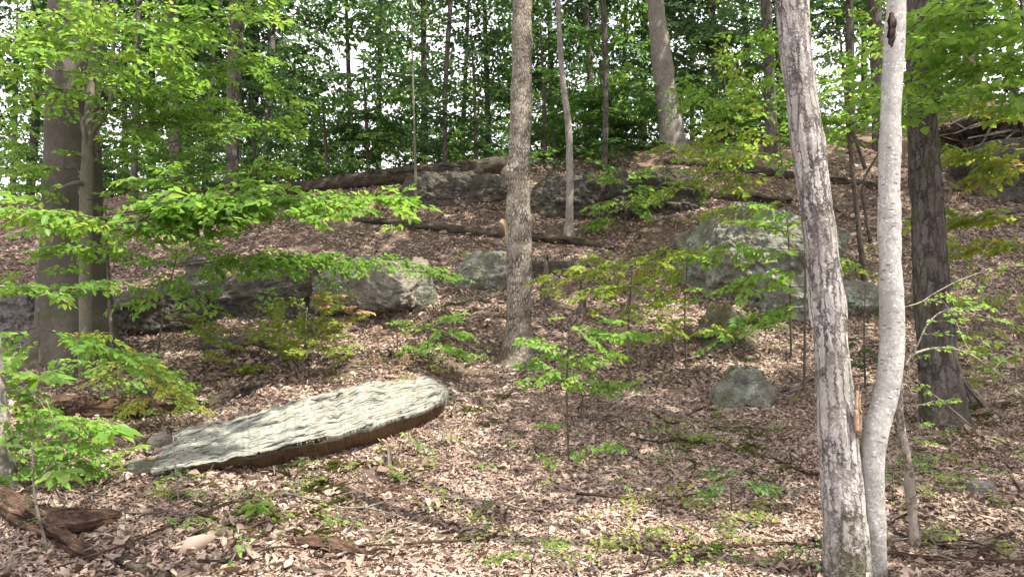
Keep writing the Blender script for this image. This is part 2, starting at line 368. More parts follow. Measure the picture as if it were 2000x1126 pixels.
def ground_mat():
    k = NT('forest_floor'); g = k.n('NewGeometry').outputs['Position']
    n1 = k.noise(g, 30, 6, .75); n2 = k.noise(g, .9, 4); n3 = k.noise(g, 140, 3)
    col = k.ramp(n1, [(.3, (.035, .025, .018)), (.5, (.11, .079, .057)), (.7, (.23, .175, .13))])
    col = k.mix(k.ramp1(n2, .5, .64), col, k.ramp(n3, [(.3, (.05, .034, .026)), (.7, (.17, .115, .085))]))
    col = k.mix(k.math('MULTIPLY', k.ramp1(k.noise(g, 1.7, 5), .6, .7), .5), col, (.06, .062, .022))
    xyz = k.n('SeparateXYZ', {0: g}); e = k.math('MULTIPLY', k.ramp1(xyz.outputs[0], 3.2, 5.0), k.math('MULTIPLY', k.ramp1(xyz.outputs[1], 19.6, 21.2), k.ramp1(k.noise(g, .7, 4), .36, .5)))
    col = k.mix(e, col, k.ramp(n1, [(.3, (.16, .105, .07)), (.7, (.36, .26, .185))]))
    return k.done(col, .95, n1, 1.0, .03, .1)
M['ground'] = ground_mat()

def leafmat(name, stops, tstops, tf=.45, rough=.5):
    k = NT(name); a = k.n('Attribute', attribute_name='rnd').outputs['Fac']
    c1 = k.ramp(a, stops); c2 = k.ramp(a, tstops)
    b = k.n('BsdfPrincipled', {'Base Color': c1, 'Roughness': rough, 'Specular IOR Level': .28})
    t = k.n('BsdfTranslucent', {'Color': c2}); mx = k.n('MixShader', {0: tf, 1: b.outputs[0], 2: t.outputs[0]})
    k.t.links.new(mx.outputs[0], k.out.inputs['Surface']); return k.m
M['leaf'] = leafmat('green_leaf', [(0, (.03, .075, .02)), (.6, (.065, .14, .032)), (1, (.125, .195, .042))], [(0, (.09, .22, .04)), (.6, (.17, .33, .05)), (1, (.31, .43, .065))])
M['leaf_bright'] = leafmat('bright_green_leaf', [(0, (.055, .13, .022)), (.6, (.115, .225, .036)), (1, (.20, .29, .05))], [(0, (.20, .40, .05)), (.6, (.32, .54, .07)), (1, (.48, .62, .09))])
M['leaf_dark'] = leafmat('dark_green_leaf', [(0, (.021, .048, .019)), (.6, (.04, .084, .028)), (1, (.078, .13, .038))], [(0, (.055, .13, .038)), (.6, (.10, .205, .046)), (1, (.19, .29, .054))])  # darker green; colour also lowered to stand for shade in the woods
M['leaf_yellow'] = leafmat('yellow_green_leaf', [(0, (.10, .16, .025)), (.5, (.18, .23, .035)), (.88, (.26, .27, .045)), (1, (.36, .25, .07))], [(0, (.22, .38, .04)), (.5, (.38, .48, .06)), (.85, (.5, .44, .07)), (1, (.55, .28, .07))])
M['leaf_orange'] = leafmat('orange_leaf', [(0, (.32, .27, .09)), (.45, (.42, .26, .13)), (1, (.44, .21, .15))], [(0, (.5, .42, .12)), (.45, (.56, .36, .17)), (1, (.58, .29, .2))], .35)
M['litter'] = leafmat('fallen_brown_leaf', [(0, (.085, .055, .04)), (.22, (.175, .122, .09)), (.5, (.285, .208, .158)), (.75, (.39, .302, .238)), (.92, (.50, .415, .338)), (.96, (.33, .13, .06)), (1, (.42, .30, .12))],
                    [(0, (.05, .025, .015)), (.5, (.16, .09, .06)), (1, (.34, .22, .15))], .14, .7)
M['grass'] = leafmat('grass_blade', [(0, (.06, .075, .02)), (1, (.20, .19, .06))], [(0, (.1, .14, .03)), (1, (.28, .28, .08))], .35)

# ------------------------------------------------------------------ foliage
def leaf_geo(P, D, N, Ln, Wd, fold=.16, droop=.12):
    D = norm(D); S = norm(np.cross(N, D)); N = np.cross(D, S)
    l = Ln[:, None]; q = Wd[:, None]; fo = np.asarray(fold).reshape(-1, 1) if np.ndim(fold) else fold; dr = np.asarray(droop).reshape(-1, 1) if np.ndim(droop) else droop
    r1 = P+D*.32*l+S*.5*q+N*q*fo; l1 = P+D*.32*l-S*.5*q+N*q*fo
    r2 = P+D*.70*l+S*.37*q+N*(q*fo*.6-dr*l*.45); l2 = P+D*.70*l-S*.37*q+N*(q*fo*.6-dr*l*.45)
    t = P+D*l-N*dr*l
    V = np.stack([P, r1, r2, t, l2, l1], 1).reshape(-1, 3)
    b = np.arange(len(P))[:, None]*6
    F = np.stack([b+np.array([[0, 1, 2, 3]]), b+np.array([[0, 3, 4, 5]])], 1).reshape(-1, 4)
    return V, F
def spray_template(seed, nodes=10, leaf=.165, half=.46, asp=.56):
    g = np.random.default_rng(seed); P = []; D = []; S = []
    ax = lambda x: np.array([x, .05*math.sin(x*7+seed), -.13*x*x+.02*math.sin(9*x+seed)])
    xs = np.linspace(.08, .97, nodes)
    pr = ax(0.)
    for x in list(xs)+[1.0]:
        S.append((pr, ax(x), .0045*(1.15-x)+.0012)); pr = ax(x)
    sd = 1
    for x in xs:
        sd = -sd; t = half*(1-.72*x)*g.uniform(.55, 1.15); a = R(g.uniform(38, 62))
        d = np.array([math.cos(a), sd*math.sin(a), g.uniform(-.12, .1)]); o = ax(x)
        m = max(1, int(t/max(.075, leaf*.5))); S.append((o, o+d*t, .0018)); q = 1
        for j in range(m+1):
            u = (j+.6)/(m+1)*t
            if g.random() < .1: continue
            q = -q; aa = a*sd+q*R(g.uniform(30, 65)) if j < m else a*sd
            P.append(o+d*u); D.append((math.cos(aa), math.sin(aa), g.uniform(-.6, .05)))
    P.append(ax(1.)); D.append((1, 0, -.2)); P = np.array(P); D = np.array(D)
    n = len(P); N = np.stack([g.normal(0, .5, n), g.normal(0, .5, n), np.ones(n)], 1)
    Ln = leaf*g.uniform(.65, 1.2, n); return P, D, N, Ln, Ln*asp*g.uniform(.85, 1.15, n), np.array([s[0] for s in S]), np.array([s[1] for s in S]), np.array([s[2] for s in S])
TPL = {'beech': [spray_template(i) for i in range(6)],
       'round': [spray_template(20+i, 8, .20, .5, .8) for i in range(4)],
       'small': [spray_template(40+i, 12, .115, .34, .58) for i in range(4)],
       'big': [spray_template(80+i, 7, .30, .44, .54) for i in range(6)], 'mid': [spray_template(90+i, 10, .20, .36, .56) for i in range(4)],
       'sparse': [spray_template(60+i, 6, .12, .30, .6) for i in range(4)]}
def rotm(yaw, pitch, roll):
    return np.array(Matrix.Rotation(yaw, 3, 'Z')@Matrix.Rotation(-pitch, 3, 'Y')@Matrix.Rotation(roll, 3, 'X'))
class Foliage:
    def __init__(s): s.lv = []; s.lf = []; s.lr = []; s.sa = []; s.sb = []; s.sr = []; s.nv = 0; s.tubes = []
    def leaf(s, P, D, N, Ln, Wd, r, fold=.16, droop=.12):
        V, F = leaf_geo(P, D, N, Ln, Wd, fold, droop); s.lv.append(V); s.lf.append(F+s.nv); s.nv += len(V); s.lr.append(np.repeat(np.clip(r, 0, 1), 2))
    def stamp(s, kind, pos, yaw, pitch=0, roll=0, sc=1.0, wood=True, rb=None, lk=1.0):
        T = TPL[kind]; P, D, N, Ln, Wd, a, b, r = T[rng.integers(len(T))]; Mx = rotm(yaw, pitch, roll)*sc
        base = rng.random() if rb is None else rb; pos = np.asarray(pos)
        s.leaf(P@Mx.T+pos, D@Mx.T, N@Mx.T, Ln*sc*lk, Wd*sc*lk, .5*base+.5*rng.random(len(P)))
        if wood: s.sa.append(a@Mx.T+pos); s.sb.append(b@Mx.T+pos); s.sr.append(r*max(sc, .4)*1.5)
    def seg(s, pts, r0, r1):
        pts = np.asarray(pts); n = len(pts)-1; s.sa.append(pts[:-1]); s.sb.append(pts[1:]); s.sr.append(np.linspace(r0, r1, n))
    dens = .2
    def branch(s, p0, p1, kind='beech', sc=.7, n=None, sag=.08, wood=True, rb=None, both=True, r=.008, yawj=.35, lk=1.0):
        p0 = np.asarray(p0, float); p1 = np.asarray(p1, float); d = p1-p0; Ld = np.linalg.norm(d); yaw = math.atan2(d[1], d[0]); pit = math.atan2(d[2], np.linalg.norm(d[:2]))
        t = np.linspace(0, 1, 9)[:, None]; C = p0+d*t; C[:, 2] += (sag*Ld*4*t*(1-t))[:, 0]*.5; C += rng.normal(0, .012*Ld, C.shape)*t*(1-t)*4
        if wood: s.seg(C, r, r*.35)
        n = n or max(3, int(Ld/(sc*s.dens)))
        sd = 1
        for i in range(n):
            u = .12+.85*(i+rng.random()*.6)/n; sd = -sd; q = p0+d*u; q[2] += sag*Ld*2*u*(1-u)+rng.normal(0, .05)*sc
            s.stamp(kind, q, yaw+sd*rng.uniform(.5, 1.1)+rng.normal(0, yawj), pit*.5+rng.normal(-.06, .2), rng.normal(0, .3), sc*(1.15-.45*u)*rng.uniform(.8, 1.1), wood, rb, lk)
        s.stamp(kind, p1-d/Ld*.2*sc, yaw, pit*.6-.05, rng.normal(0, .2), sc*.8, wood, rb, lk)
    def tube(s, geo): s.tubes.append(geo)
    def mesh(s, name, mats, base):
        V = list(s.lv); n = s.nv; F = list(s.lf); nl = sum(len(x) for x in s.lf); Q = [np.zeros((s.nv, 3))]; tri = []
        if s.sa:
            a = np.concatenate(s.sa); b = np.concatenate(s.sb); r = np.concatenate(s.sr); t = norm(b-a)
            u = norm(np.cross(t, np.array([.31, .2, .93]))); v = np.cross(t, u); ring = []
            for k in range(3):
                o = u*math.cos(k*2.094)+v*math.sin(k*2.094); ring.append(o)
            X = np.stack([a+ring[0]*r[:, None], a+ring[1]*r[:, None], a+ring[2]*r[:, None], b+ring[0]*r[:, None]*.8, b+ring[1]*r[:, None]*.8, b+ring[2]*r[:, None]*.8], 1).reshape(-1, 3)
            i = np.arange(len(a))[:, None]*6+n
            F += [i+np.array([[0, 1, 4, 3]]), i+np.array([[1, 2, 5, 4]]), i+np.array([[2, 0, 3, 5]])]; V.append(X); Q.append(X); n += len(X)
        nq = sum(len(x) for x in F)
        for gv, gf, ga in s.tubes:
            V.append(gv); Q.append(ga['bc'])
            for x in gf:
                (F if x.shape[1] == 4 else tri).append(x+n)
            n += len(gv)
        F = np.concatenate(F); faces = [F]+([np.concatenate(tri)] if tri else [])
        nf = sum(len(x) for x in faces); fm = np.ones(nf, int); fm[:nl] = 0; rn = np.zeros(nf); rn[:nl] = np.concatenate(s.lr) if s.lr else 0
        return make_mesh(name, np.concatenate(V)-base, faces, mats, fmat=fm, pattr={'bc': np.concatenate(Q)}, fattr={'rnd': rn})

# ------------------------------------------------------------------ ground
def axis(a): return np.unique(np.concatenate([np.arange(lo, hi, st) for lo, hi, st in a]))
gx = axis([(-300, -60, 20), (-60, -20, 2), (-20, 20.01, .14), (20.5, 60, 2), (60, 301, 20)])
gy = axis([(-60, 2, 3), (2, 4, .4), (4, 25, .13), (25, 60, .8), (60, 400, 20)])
XX, YY = np.meshgrid(gx, gy); ZZ = ground(XX, YY)
fineb = fbm(np.stack([XX.ravel(), YY.ravel(), 0*XX.ravel()], 1)*6, 3, 31).reshape(XX.shape)*.018
nx, ny = len(gx), len(gy); V = np.stack([XX, YY, ZZ+np.where((YY > 4) & (YY < 25), fineb, 0)], 2).reshape(-1, 3)
ii = (np.arange(ny-1)[:, None]*nx+np.arange(nx-1)[None]).ravel()
gr = link('ground', make_mesh('ground', V, [np.stack([ii, ii+1, ii+nx+1, ii+nx], 1)], M['ground'])); tag(gr, kind='structure')


# ------------------------------------------------------------------ rocks
# the long pale slab: cross sections from its left tip to its right end
def build_slab():
    gb = np.array([(290, 934), (350, 928), (420, 922), (500, 926), (570, 914), (640, 900), (700, 884), (750, 868), (800, 850), (840, 832), (868, 812)], float)
    lp = np.array([(296, 924), (350, 912), (420, 900), (500, 886), (600, 862), (700, 838), (780, 815), (840, 793), (862, 784), (868, 770)], float)
    bk = np.array([(296, 915), (322, 880), (345, 845), (420, 822), (500, 806), (560, 788), (640, 765), (720, 748), (800, 738), (845, 737), (868, 752)], float)
    us = np.concatenate([np.linspace(296, 330, 10)[:-1], np.linspace(330, 835, 190), np.linspace(835, 868, 18)[1:]]); m = 90
    bk[0] = (296, 893); bk[1] = (320, 860); rows = []; BC = []; lo = 0; prev = None
    for px in us:
        yb = np.interp(px, gb[:, 0], gb[:, 1]); g = G(px, yb)
        yl = np.interp(px, lp[:, 0], lp[:, 1]); yk = np.interp(px, bk[:, 0], bk[:, 1])
        e = vnoise(np.array([[px/26., 0, 1], [px/9., 5, 1], [px/33., 9, 1], [px/11., 12, 1]]), 4); yk += 3.0*e[0]+1.8*e[1]; yl += 2.5*e[2]+1.6*e[3]
        f = at(px, yl, g[1]-.16); gk = G(px, yk); b = at(px, yk, max(f[1]+.12, min(gk[1]-.25, f[1]+1.15)))
        if prev is not None: lo += np.linalg.norm(f-prev)
        prev = f
        n = np.cross(np.array([1, .55, .2]), b-f); n /= np.linalg.norm(n)
        if n[2] < 0: n = -n
        c = []; q = []
        bot = g+np.array([0, .34, -.10])
        th = np.linalg.norm(f-bot)
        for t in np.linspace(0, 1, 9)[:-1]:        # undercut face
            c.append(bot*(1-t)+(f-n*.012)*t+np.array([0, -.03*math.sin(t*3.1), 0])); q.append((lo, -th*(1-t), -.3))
        wd = np.linalg.norm(b-f)
        for t in np.linspace(0, 1, m):
            c.append(f*(1-t)+b*t+n*(.025*math.sin(math.pi*min(1, t*1.02)))); q.append((lo, t*wd, 0))
        bb = b+np.array([.05, .22, -.5])
        for t in np.linspace(0, 1, 6)[1:]:
            c.append(b*(1-t)+bb*t); q.append((lo, wd+t*.5, .2))
        rows.append(c); BC.append(q)
    X = np.array(rows); B = np.array(BC); nu, nv = X.shape[:2]; bc = B.reshape(-1, 3); P = X.reshape(-1, 3)
    du = norm(np.gradient(X, axis=0)); dv = norm(np.gradient(X, axis=1)); nn = norm(np.cross(du, dv)).reshape(-1, 3)
    if nn[nv*100+45][2] < 0: nn = -nn
    s = vnoise(np.stack([bc[:, 0]*.9, bc[:, 1]*13+1.5*vnoise(bc*np.array([1.1, 2, 1]), 3)+bc[:, 0]*1.6, bc[:, 2]*3], 1), 5)
    s2 = vnoise(np.stack([bc[:, 0]*2.3, bc[:, 1]*34+bc[:, 0]*4, bc[:, 2]], 1), 6)
    top = sstep(-.05, .06, bc[:, 1])*(bc[:, 2] > -.1)
    tv = bc[:, 1]*8.5+bc[:, 0]*.75+.25*fbm(bc*np.array([.45, 1.2, 1]), 3, 21); saw = tv-np.floor(tv); ter = np.where(saw < .86, saw/.86, (1-saw)/.14)-.5
    tv2 = bc[:, 1]*23+bc[:, 0]*1.1+.5*fbm(bc*np.array([.7, 2, 1]), 3, 23); saw2 = tv2-np.floor(tv2)
    disp = (.014*ter*np.clip(.6+.9*vnoise(bc*2.1, 33), .1, 1.4)+.006*saw2)*top+(.002*np.sign(s)*np.abs(s)**.45+.014*np.sign(s2)*np.abs(s2)**.6)*(.35+.65*top)+.014*fbm(bc*2.2, 3, 9)+.006*fbm(bc*14, 2, 12)
    P = P+nn*disp[:, None]; P += (.012*fbm(bc*np.array([5, 1, 1]), 3, 15))[:, None]*np.array([0, -1, .4])
    i = (np.arange(nu-1)[:, None]*nv+np.arange(nv-1)[None]).ravel()
    F = np.stack([i, i+1, i+nv+1, i+nv], 1)
    ce = len(P); P = np.concatenate([P, X[0].mean(0)[None]-np.array([[.04, 0, 0]]), X[-1].mean(0)[None]+np.array([[.06, .02, 0]])]); bc = np.concatenate([bc, bc[:1], bc[-1:]])
    j = np.arange(nv-1); T = np.concatenate([np.stack([np.full(nv-1, ce), j+1, j], 1), np.stack([np.full(nv-1, ce+1), (nu-1)*nv+j, (nu-1)*nv+j+1], 1)])
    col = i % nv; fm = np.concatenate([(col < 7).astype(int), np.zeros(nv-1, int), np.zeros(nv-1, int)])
    return (P, [F, T], {'bc': bc}), fm
geo, fm = build_slab()
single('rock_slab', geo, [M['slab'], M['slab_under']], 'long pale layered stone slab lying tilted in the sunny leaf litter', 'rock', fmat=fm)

def rockpx(x0, y0, x1, y1, depth, mat, label, sink=.25, yg=None, group=None, name='boulder', dyaw=0, **kw):
    cx = (x0+x1)/2; g = G(cx, y1) if yg is None else at(cx, y1, yg); d = g[1]
    W = (x1-x0)*d/FPX; H = (y1-y0)*d/FPX+sink; Yc = g[1]+depth*.42
    top = at(cx, y0, g[1]+depth*.25); z = top[2]-H/2
    c = np.array([at(cx, y0, Yc)[0], Yc, z]); rot = kw.pop('rot', (0, 0, 0))
    return single(name, rock(c, (W*1.14, depth*1.08, H*1.08), rot, **kw), M[mat], label, 'rock', group, smooth=False)
rockpx(400, 515, 705, 622, 1.7, 'rock_dark', 'long dark ledge with pale lichen spots, left of the overhanging block', p=7, n=56, rough=.09, strata=.05, sfreq=8, seed=2, rot=(R(7), R(-2), R(4)), chips=12,
       cuts=(((-.5, -.2, .8), .80), ((.0, -.6, .8), .93)))
rockpx(645, 512, 815, 632, 1.7, 'rock_pale', 'chunky grey-brown block overhanging a dark hollow, behind the yellowish shrub', p=9, n=60, rough=.10, strata=.05, sfreq=6, seed=3, rot=(R(9), R(4), R(-14)), sink=.0, chips=18, chip=(.02, .12),
       cuts=(((.55, -.25, -.8), .82), ((.1, -.62, -.8), .80), ((.7, -.4, .6), 1.0), ((-.2, -.5, .85), .96)))
rockpx(205, 560, 420, 650, 1.2, 'rock_dark', 'low dark rock between the huge beech and the overhanging block', p=5, seed=4, rot=(0, R(-4), R(-5)), cuts=(((-.3, -.5, .8), .8),))
rockpx(370, 505, 420, 572, .5, 'rock_grey', 'narrow upright stack of thin grey stone layers beside the overhanging block', p=7, seed=6, strata=.09, sfreq=6, n=28, name='stacked_stone')
rockpx(-30, 555, 98, 672, 1.3, 'rock_grey', 'blocky grey rock partly hidden behind the base of the huge beech', p=7, seed=8, rot=(0, R(3), R(10)))
rockpx(888, 495, 1030, 566, 1.0, 'rock_green', 'rounded rock with pale lichen patches just behind the central flaky trunk', p=3.2, seed=10, rot=(R(12), R(-4), R(8)), rough=.07, cuts=(((-.6, -.3, .7), .82), ((.1, -.7, .7), .95)))
rockpx(1030, 512, 1142, 535, .8, 'rock_dark', 'thin flat stone ledge with a dark gap below, right of the central trunk', p=6, seed=12, sink=.05, name='rock_ledge')
rockpx(1335, 408, 1625, 606, 2.0, 'rock_green', 'largest greenish lichen-covered boulder, left of the leaning pale trunk', p=4.2, n=52, seed=14, rot=(R(14), R(3), R(-6)), rough=.10, strata=.02,
       cuts=(((-.75, -.2, .6), .82), ((.1, -.72, .7), .84), ((-.2, -.8, -.6), .92), ((-.9, -.4, -.1), .92), ((.3, -.95, .1), .9)))
rockpx(1490, 545, 1700, 626, 1.2, 'rock_green', 'low flat-topped boulder with a dark underside, half behind the leaning pale trunk', p=4.5, n=40, seed=16, rot=(R(10), R(4), R(4)), rough=.08, cuts=(((.1, -.75, .65), .9), ((.2, -.6, -.8), .85)))
rockpx(1362, 600, 1466, 682, 1.0, 'rock_moss', 'mossy rock poking out of the leaves below the largest boulder', p=3.2, seed=18, rot=(R(20), R(14), R(-14)), rough=.12, sink=.35, cuts=(((-.6, -.3, .7), .8), ((.5, -.3, .8), .72)))
rockpx(1410, 726, 1503, 800, .7, 'rock_green', 'small squat blue-green lichened boulder alone on the lower slope', p=5, seed=20, rot=(R(8), R(5), R(-12)), rough=.06, strata=.16, sfreq=3.2, sink=.15, chips=14, chip=(.03, .16), cuts=(((-.8, -.15, .55), .93), ((.35, -.1, .93), .9), ((.1, -.95, .3), .88), ((.9, -.4, .2), .9)))
rockpx(790, 344, 990, 398, 1.6, 'rock_dark', 'weathered outcrop under the thick log on the crest', p=4, seed=22, rot=(R(4), R(-2), 0), rough=.09, sink=.6, name='rock_outcrop')
rockpx(1035, 342, 1190, 425, 1.6, 'rock_dark', 'dark outcrop with a white lichen patch beside the bent grey sapling trunk', p=5, seed=24, rough=.1, sink=.5, name='rock_outcrop', cuts=(((-.5, -.7, .3), .95),))
rockpx(1180, 338, 1372, 425, 1.7, 'rock_dark', 'jagged dark outcrop at the foot of the crest, below the flaky straight tree', p=4, seed=26, rough=.12, strata=.05, sink=.5, rot=(0, R(-3), R(5)), name='rock_outcrop')
rockpx(1880, 285, 2060, 400, 1.6, 'rock_dark', 'dark lichened ledge below the root bank at the edge of the slope', p=5, seed=28, rough=.1, strata=.07, sfreq=6, rot=(0, R(-5), R(-10)), name='rock_ledge')
rockpx(1885, 940, 1935, 966, .22, 'rock_grey', 'small tan stone in the leaves right of the dead leaning stem', p=3, seed=30, sink=.06, name='stone', n=30)
rockpx(245, 900, 312, 932, .3, 'rock_green', 'small lichened stone at the left tip of the pale slab', p=3, seed=32, sink=.08, name='stone', n=30)
rockpx(292, 850, 340, 892, .4, 'rock_dark', 'dark mossy lump behind the left end of the pale slab', p=2.6, seed=34, sink=.15, name='stone', n=30)
rockpx(395, 655, 470, 690, .4, 'rock_dark', 'little flat grey stone uphill of the curved grey branch', p=4, seed=36, sink=.1, name='stone', n=30)
rockpx(800, 560, 850, 600, .4, 'rock_green', 'small greenish rock at the right foot of the overhanging block', p=3.5, seed=38, sink=.1, name='stone', n=30)

# ------------------------------------------------------------------ logs and dead wood on the slope
def logpx(name, pl, mat, label, cat='log', lift=.5, group=None, geo_only=False, **kw):     # pl: (px, py of the underside, width px)
    pts = []; rad = []
    for px, py, wd in pl:
        g = G(px, py); r = wd*.5*g[1]/FPX; g = g+np.array([0, r*.6, r*2*lift]); pts.append(g); rad.append(r)
    geo = tube(pts, rad, **kw)
    return geo if geo_only else single(name, geo, M[mat], label, cat, group)
K = dict(seg=26, step=.05, rough=.018, rscale=(9, 9, 1.2), lump=.16, lscale=2.2, ridge=True, jag=.12)
logpx('fallen_log', [(540, 384, 18), (640, 374, 32), (720, 367, 38), (800, 360, 40), (880, 352, 39), (1000, 338, 36)], 'log_dark', 'thick dark log along the crest left of the central trunk', seed=1, **K)
logpx('fallen_log', [(640, 345, 8), (720, 340, 12), (800, 338, 11), (935, 326, 8)], 'log_grey', 'thin grey bough lying on top of the crest log', seed=2, cat='branch', **{**K, 'rough': .006})
logpx('fallen_log', [(690, 432, 11), (740, 440, 16), (830, 450, 19), (960, 466, 20), (1060, 474, 18), (1130, 480, 17), (1195, 490, 8)], 'log_dark', 'long slender dark log crossing the slope behind the central trunk', seed=3, **{**K, 'rough': .01})
logpx('fallen_log', [(1300, 322, 14), (1360, 328, 20), (1440, 338, 20), (1560, 352, 16)], 'log_dark', 'dark rotting log on the crest left of the leaning pale trunk', seed=4, **K)
logpx('fallen_log', [(1360, 392, 10), (1450, 394, 18), (1545, 398, 12)], 'log_dark', 'short half-buried mossy log above the largest boulder', seed=5, **K)
logpx('fallen_log', [(1630, 414, 12), (1700, 402, 13), (1790, 378, 12), (1860, 372, 8)], 'log_grey', 'grey barkless pole lying behind the two pale stems', seed=6, **{**K, 'rough': .006})
logpx('fallen_log', [(1290, 502, 5), (1350, 494, 9), (1400, 488, 10)], 'log_brown', 'short brown bough end resting at the left of the largest boulder', seed=7, cat='branch', **{**K, 'rough': .006})
logpx('fallen_log', [(1560, 345, 8), (1640, 360, 16), (1720, 372, 14)], 'log_dark', 'dark stubby log showing between the leaning trunk and the smooth stem', seed=17, **K)
logpx('rotten_log', [(30, 818, 34), (110, 820, 44), (200, 822, 46), (300, 818, 40), (385, 806, 22)], 'log_brown', 'crumbling red-brown log behind leafy seedlings uphill of the pale slab', seed=8, **{**K, 'rough': .035})
logpx('rotten_log', [(400, 796, 8), (435, 790, 22), (480, 772, 24), (520, 756, 12)], 'log_dark', 'broken dark stump end of the crumbling log beside the pale slab', seed=9, **{**K, 'rough': .035})
logpx('curved_branch', [(445, 700, 16), (485, 694, 26), (530, 708, 30), (578, 722, 12)], 'log_grey', 'grey curved branch below the overhanging block', seed=10, lift=1.3, cat='branch', **{**K, 'rough': .008})
logpx('curved_branch', [(1890, 442, 9), (1930, 432, 13), (1975, 420, 13), (2040, 420, 12)], 'log_grey', 'smooth tan branch lying under the dark ledge', seed=11, lift=.8, cat='branch', **{**K, 'rough': .006})
logpx('curved_branch', [(1492, 772, 12), (1530, 770, 14), (1590, 752, 13)], 'log_grey', 'grey branch propped against the squat blue-green boulder', seed=12, cat='branch', **{**K, 'rough': .006})
# forked rotten log, front left
t = Thing('rotten_log', G(110, 1060), 'forked red-brown rotting log with a curled arm in the near corner', 'log')
K2 = {**K, 'lump': .1, 'rough': .026, 'step': .022, 'seg': 64, 'rscale': (19, 19, 2.2)}
t.add('trunk', logpx('x', [(-60, 985, 42), (0, 1008, 46), (60, 1040, 38), (120, 1072, 28), (165, 1092, 18), (190, 1102, 6)], '', '', geo_only=True, seed=13, **K2), M['log_brown'])
t.add('limb', logpx('x', [(70, 1034, 30), (112, 1050, 42), (155, 1050, 40), (195, 1034, 29), (226, 1019, 16), (240, 1012, 5)], '', '', geo_only=True, seed=14, lift=.7, **K2), M['log_brown'])
logpx('rotten_log', [(185, 1084, 6), (225, 1098, 20), (280, 1122, 26), (330, 1150, 22)], 'log_dark', 'dark decayed log sunk into the leaves at the very front', seed=15, lift=.1, **K2)
logpx('rotten_log', [(560, 1066, 14), (620, 1078, 34), (680, 1092, 34), (735, 1100, 12)], 'log_brown', 'splintered slab of rotten wood in the sunny leaves', seed=16, lift=.3, **K2)
logpx('rotten_log', [(430, 1072, 10), (470, 1060, 22), (520, 1048, 10)], 'log_brown', 'small flake of red rotten wood left of the splintered slab of wood', seed=18, lift=.3, **K2)
logpx('rotten_log', [(490, 1108, 8), (560, 1118, 16), (640, 1128, 12)], 'log_grey', 'split pale stick of wood in front of the splintered slab of wood', seed=19, lift=.3, cat='branch', **{**K2, 'rough': .008})
# broken snags
def snag(name, pl, label, mat, seed, cat='stump'):
    g = G(pl[0][0], pl[0][1]); geo = pxtube(pl, g[1]+.05, seg=18, step=.03, rough=.02, rscale=(9, 9, 1), lump=.2, ridge=True, jag=.16, seed=seed)
    return single(name, geo, M[mat], label, cat)
snag('broken_stump', [(1063, 594, 18), (1064, 560, 15), (1066, 528, 12), (1066, 505, 7)], 'short pale snapped snag beside the central trunk', 'log_grey', 1)
snag('broken_stump', [(1136, 616, 13), (1138, 580, 11), (1139, 560, 8)], 'stubby grey snag right of the snapped pale one', 'log_grey', 2)
snag('broken_stump', [(760, 918, 13), (757, 902, 12), (756, 892, 11)], 'tiny pale stick end standing in leaves near the slab', 'log_grey', 3)
# root bank at the right crest
cb = G(1960, 320); g0 = cb
t = Thing('root_bank', g0, 'earthy uprooted bank tangled with bare roots on the right crest', 'root mass')
t.add('soil', rock(at(1965, 262, g0[1]+.7), (3.4, 1.6, 1.35), (0, R(-8), R(-6)), p=2.4, rough=.4, seed=41, n=60, chips=4), M['soil_clod'])
for i, (a, b, c) in enumerate([((1862, 262), (1915, 240), (2010, 232)), ((1880, 295), (1930, 278), (2010, 268)), ((1850, 245), (1890, 228), (1925, 212)), ((1870, 310), (1940, 298), (2020, 292)), ((1905, 300), (1935, 250), (1950, 218)), ((1930, 305), (1975, 262), (2010, 240)), ((1890, 270), (1940, 262), (2000, 250))]):
    y = g0[1]-.25
    geo = tube([at(*a, y), at(*b, y-.08), at(*c, y+.05)], [.02, .035, .03], seg=8, step=.06, rough=.01, lump=.3, seed=i)
    t.add('root', geo, M['log_grey'])
for i in range(16):
    a = np.array([rng.uniform(1850, 2010), rng.uniform(222, 312)]); e = a+np.array([rng.uniform(-70, 70), rng.uniform(-22, 22)]); y = g0[1]-.2+rng.uniform(-.1, .15)
    t.add('root', tube([at(*a, y+.25), at(*((a+e)/2+rng.normal(0, 8, 2)), y-.1), at(*e, y+.2)], [.018, .016, .006], seg=6, step=.06, lump=.3, seed=i+40), M['log_dark' if i % 2 else 'log_grey'])

# ------------------------------------------------------------------ trees
def ext(pl, n=3, step=420, taper=.86):           # carry a trunk on above the frame
    pl = list(pl)
    for i in range(n):
        (x0, y0, w0), (x1, y1, w1) = pl[-2], pl[-1]; k = step/max(1, y0-y1); k = min(k, 6)
        pl.append((x1+(x1-x0)*k*.6, y1-step, w1*taper))
    return pl
def roots(A, h, nlobe=5, ph=0., lob=.7):
    return lambda th, s, r: r*A*np.exp(-s/h)*(1+lob*np.cos(nlobe*th+ph)+.3*np.cos(3*th+1.7*ph))
def dark(x): return x
TREES = {}
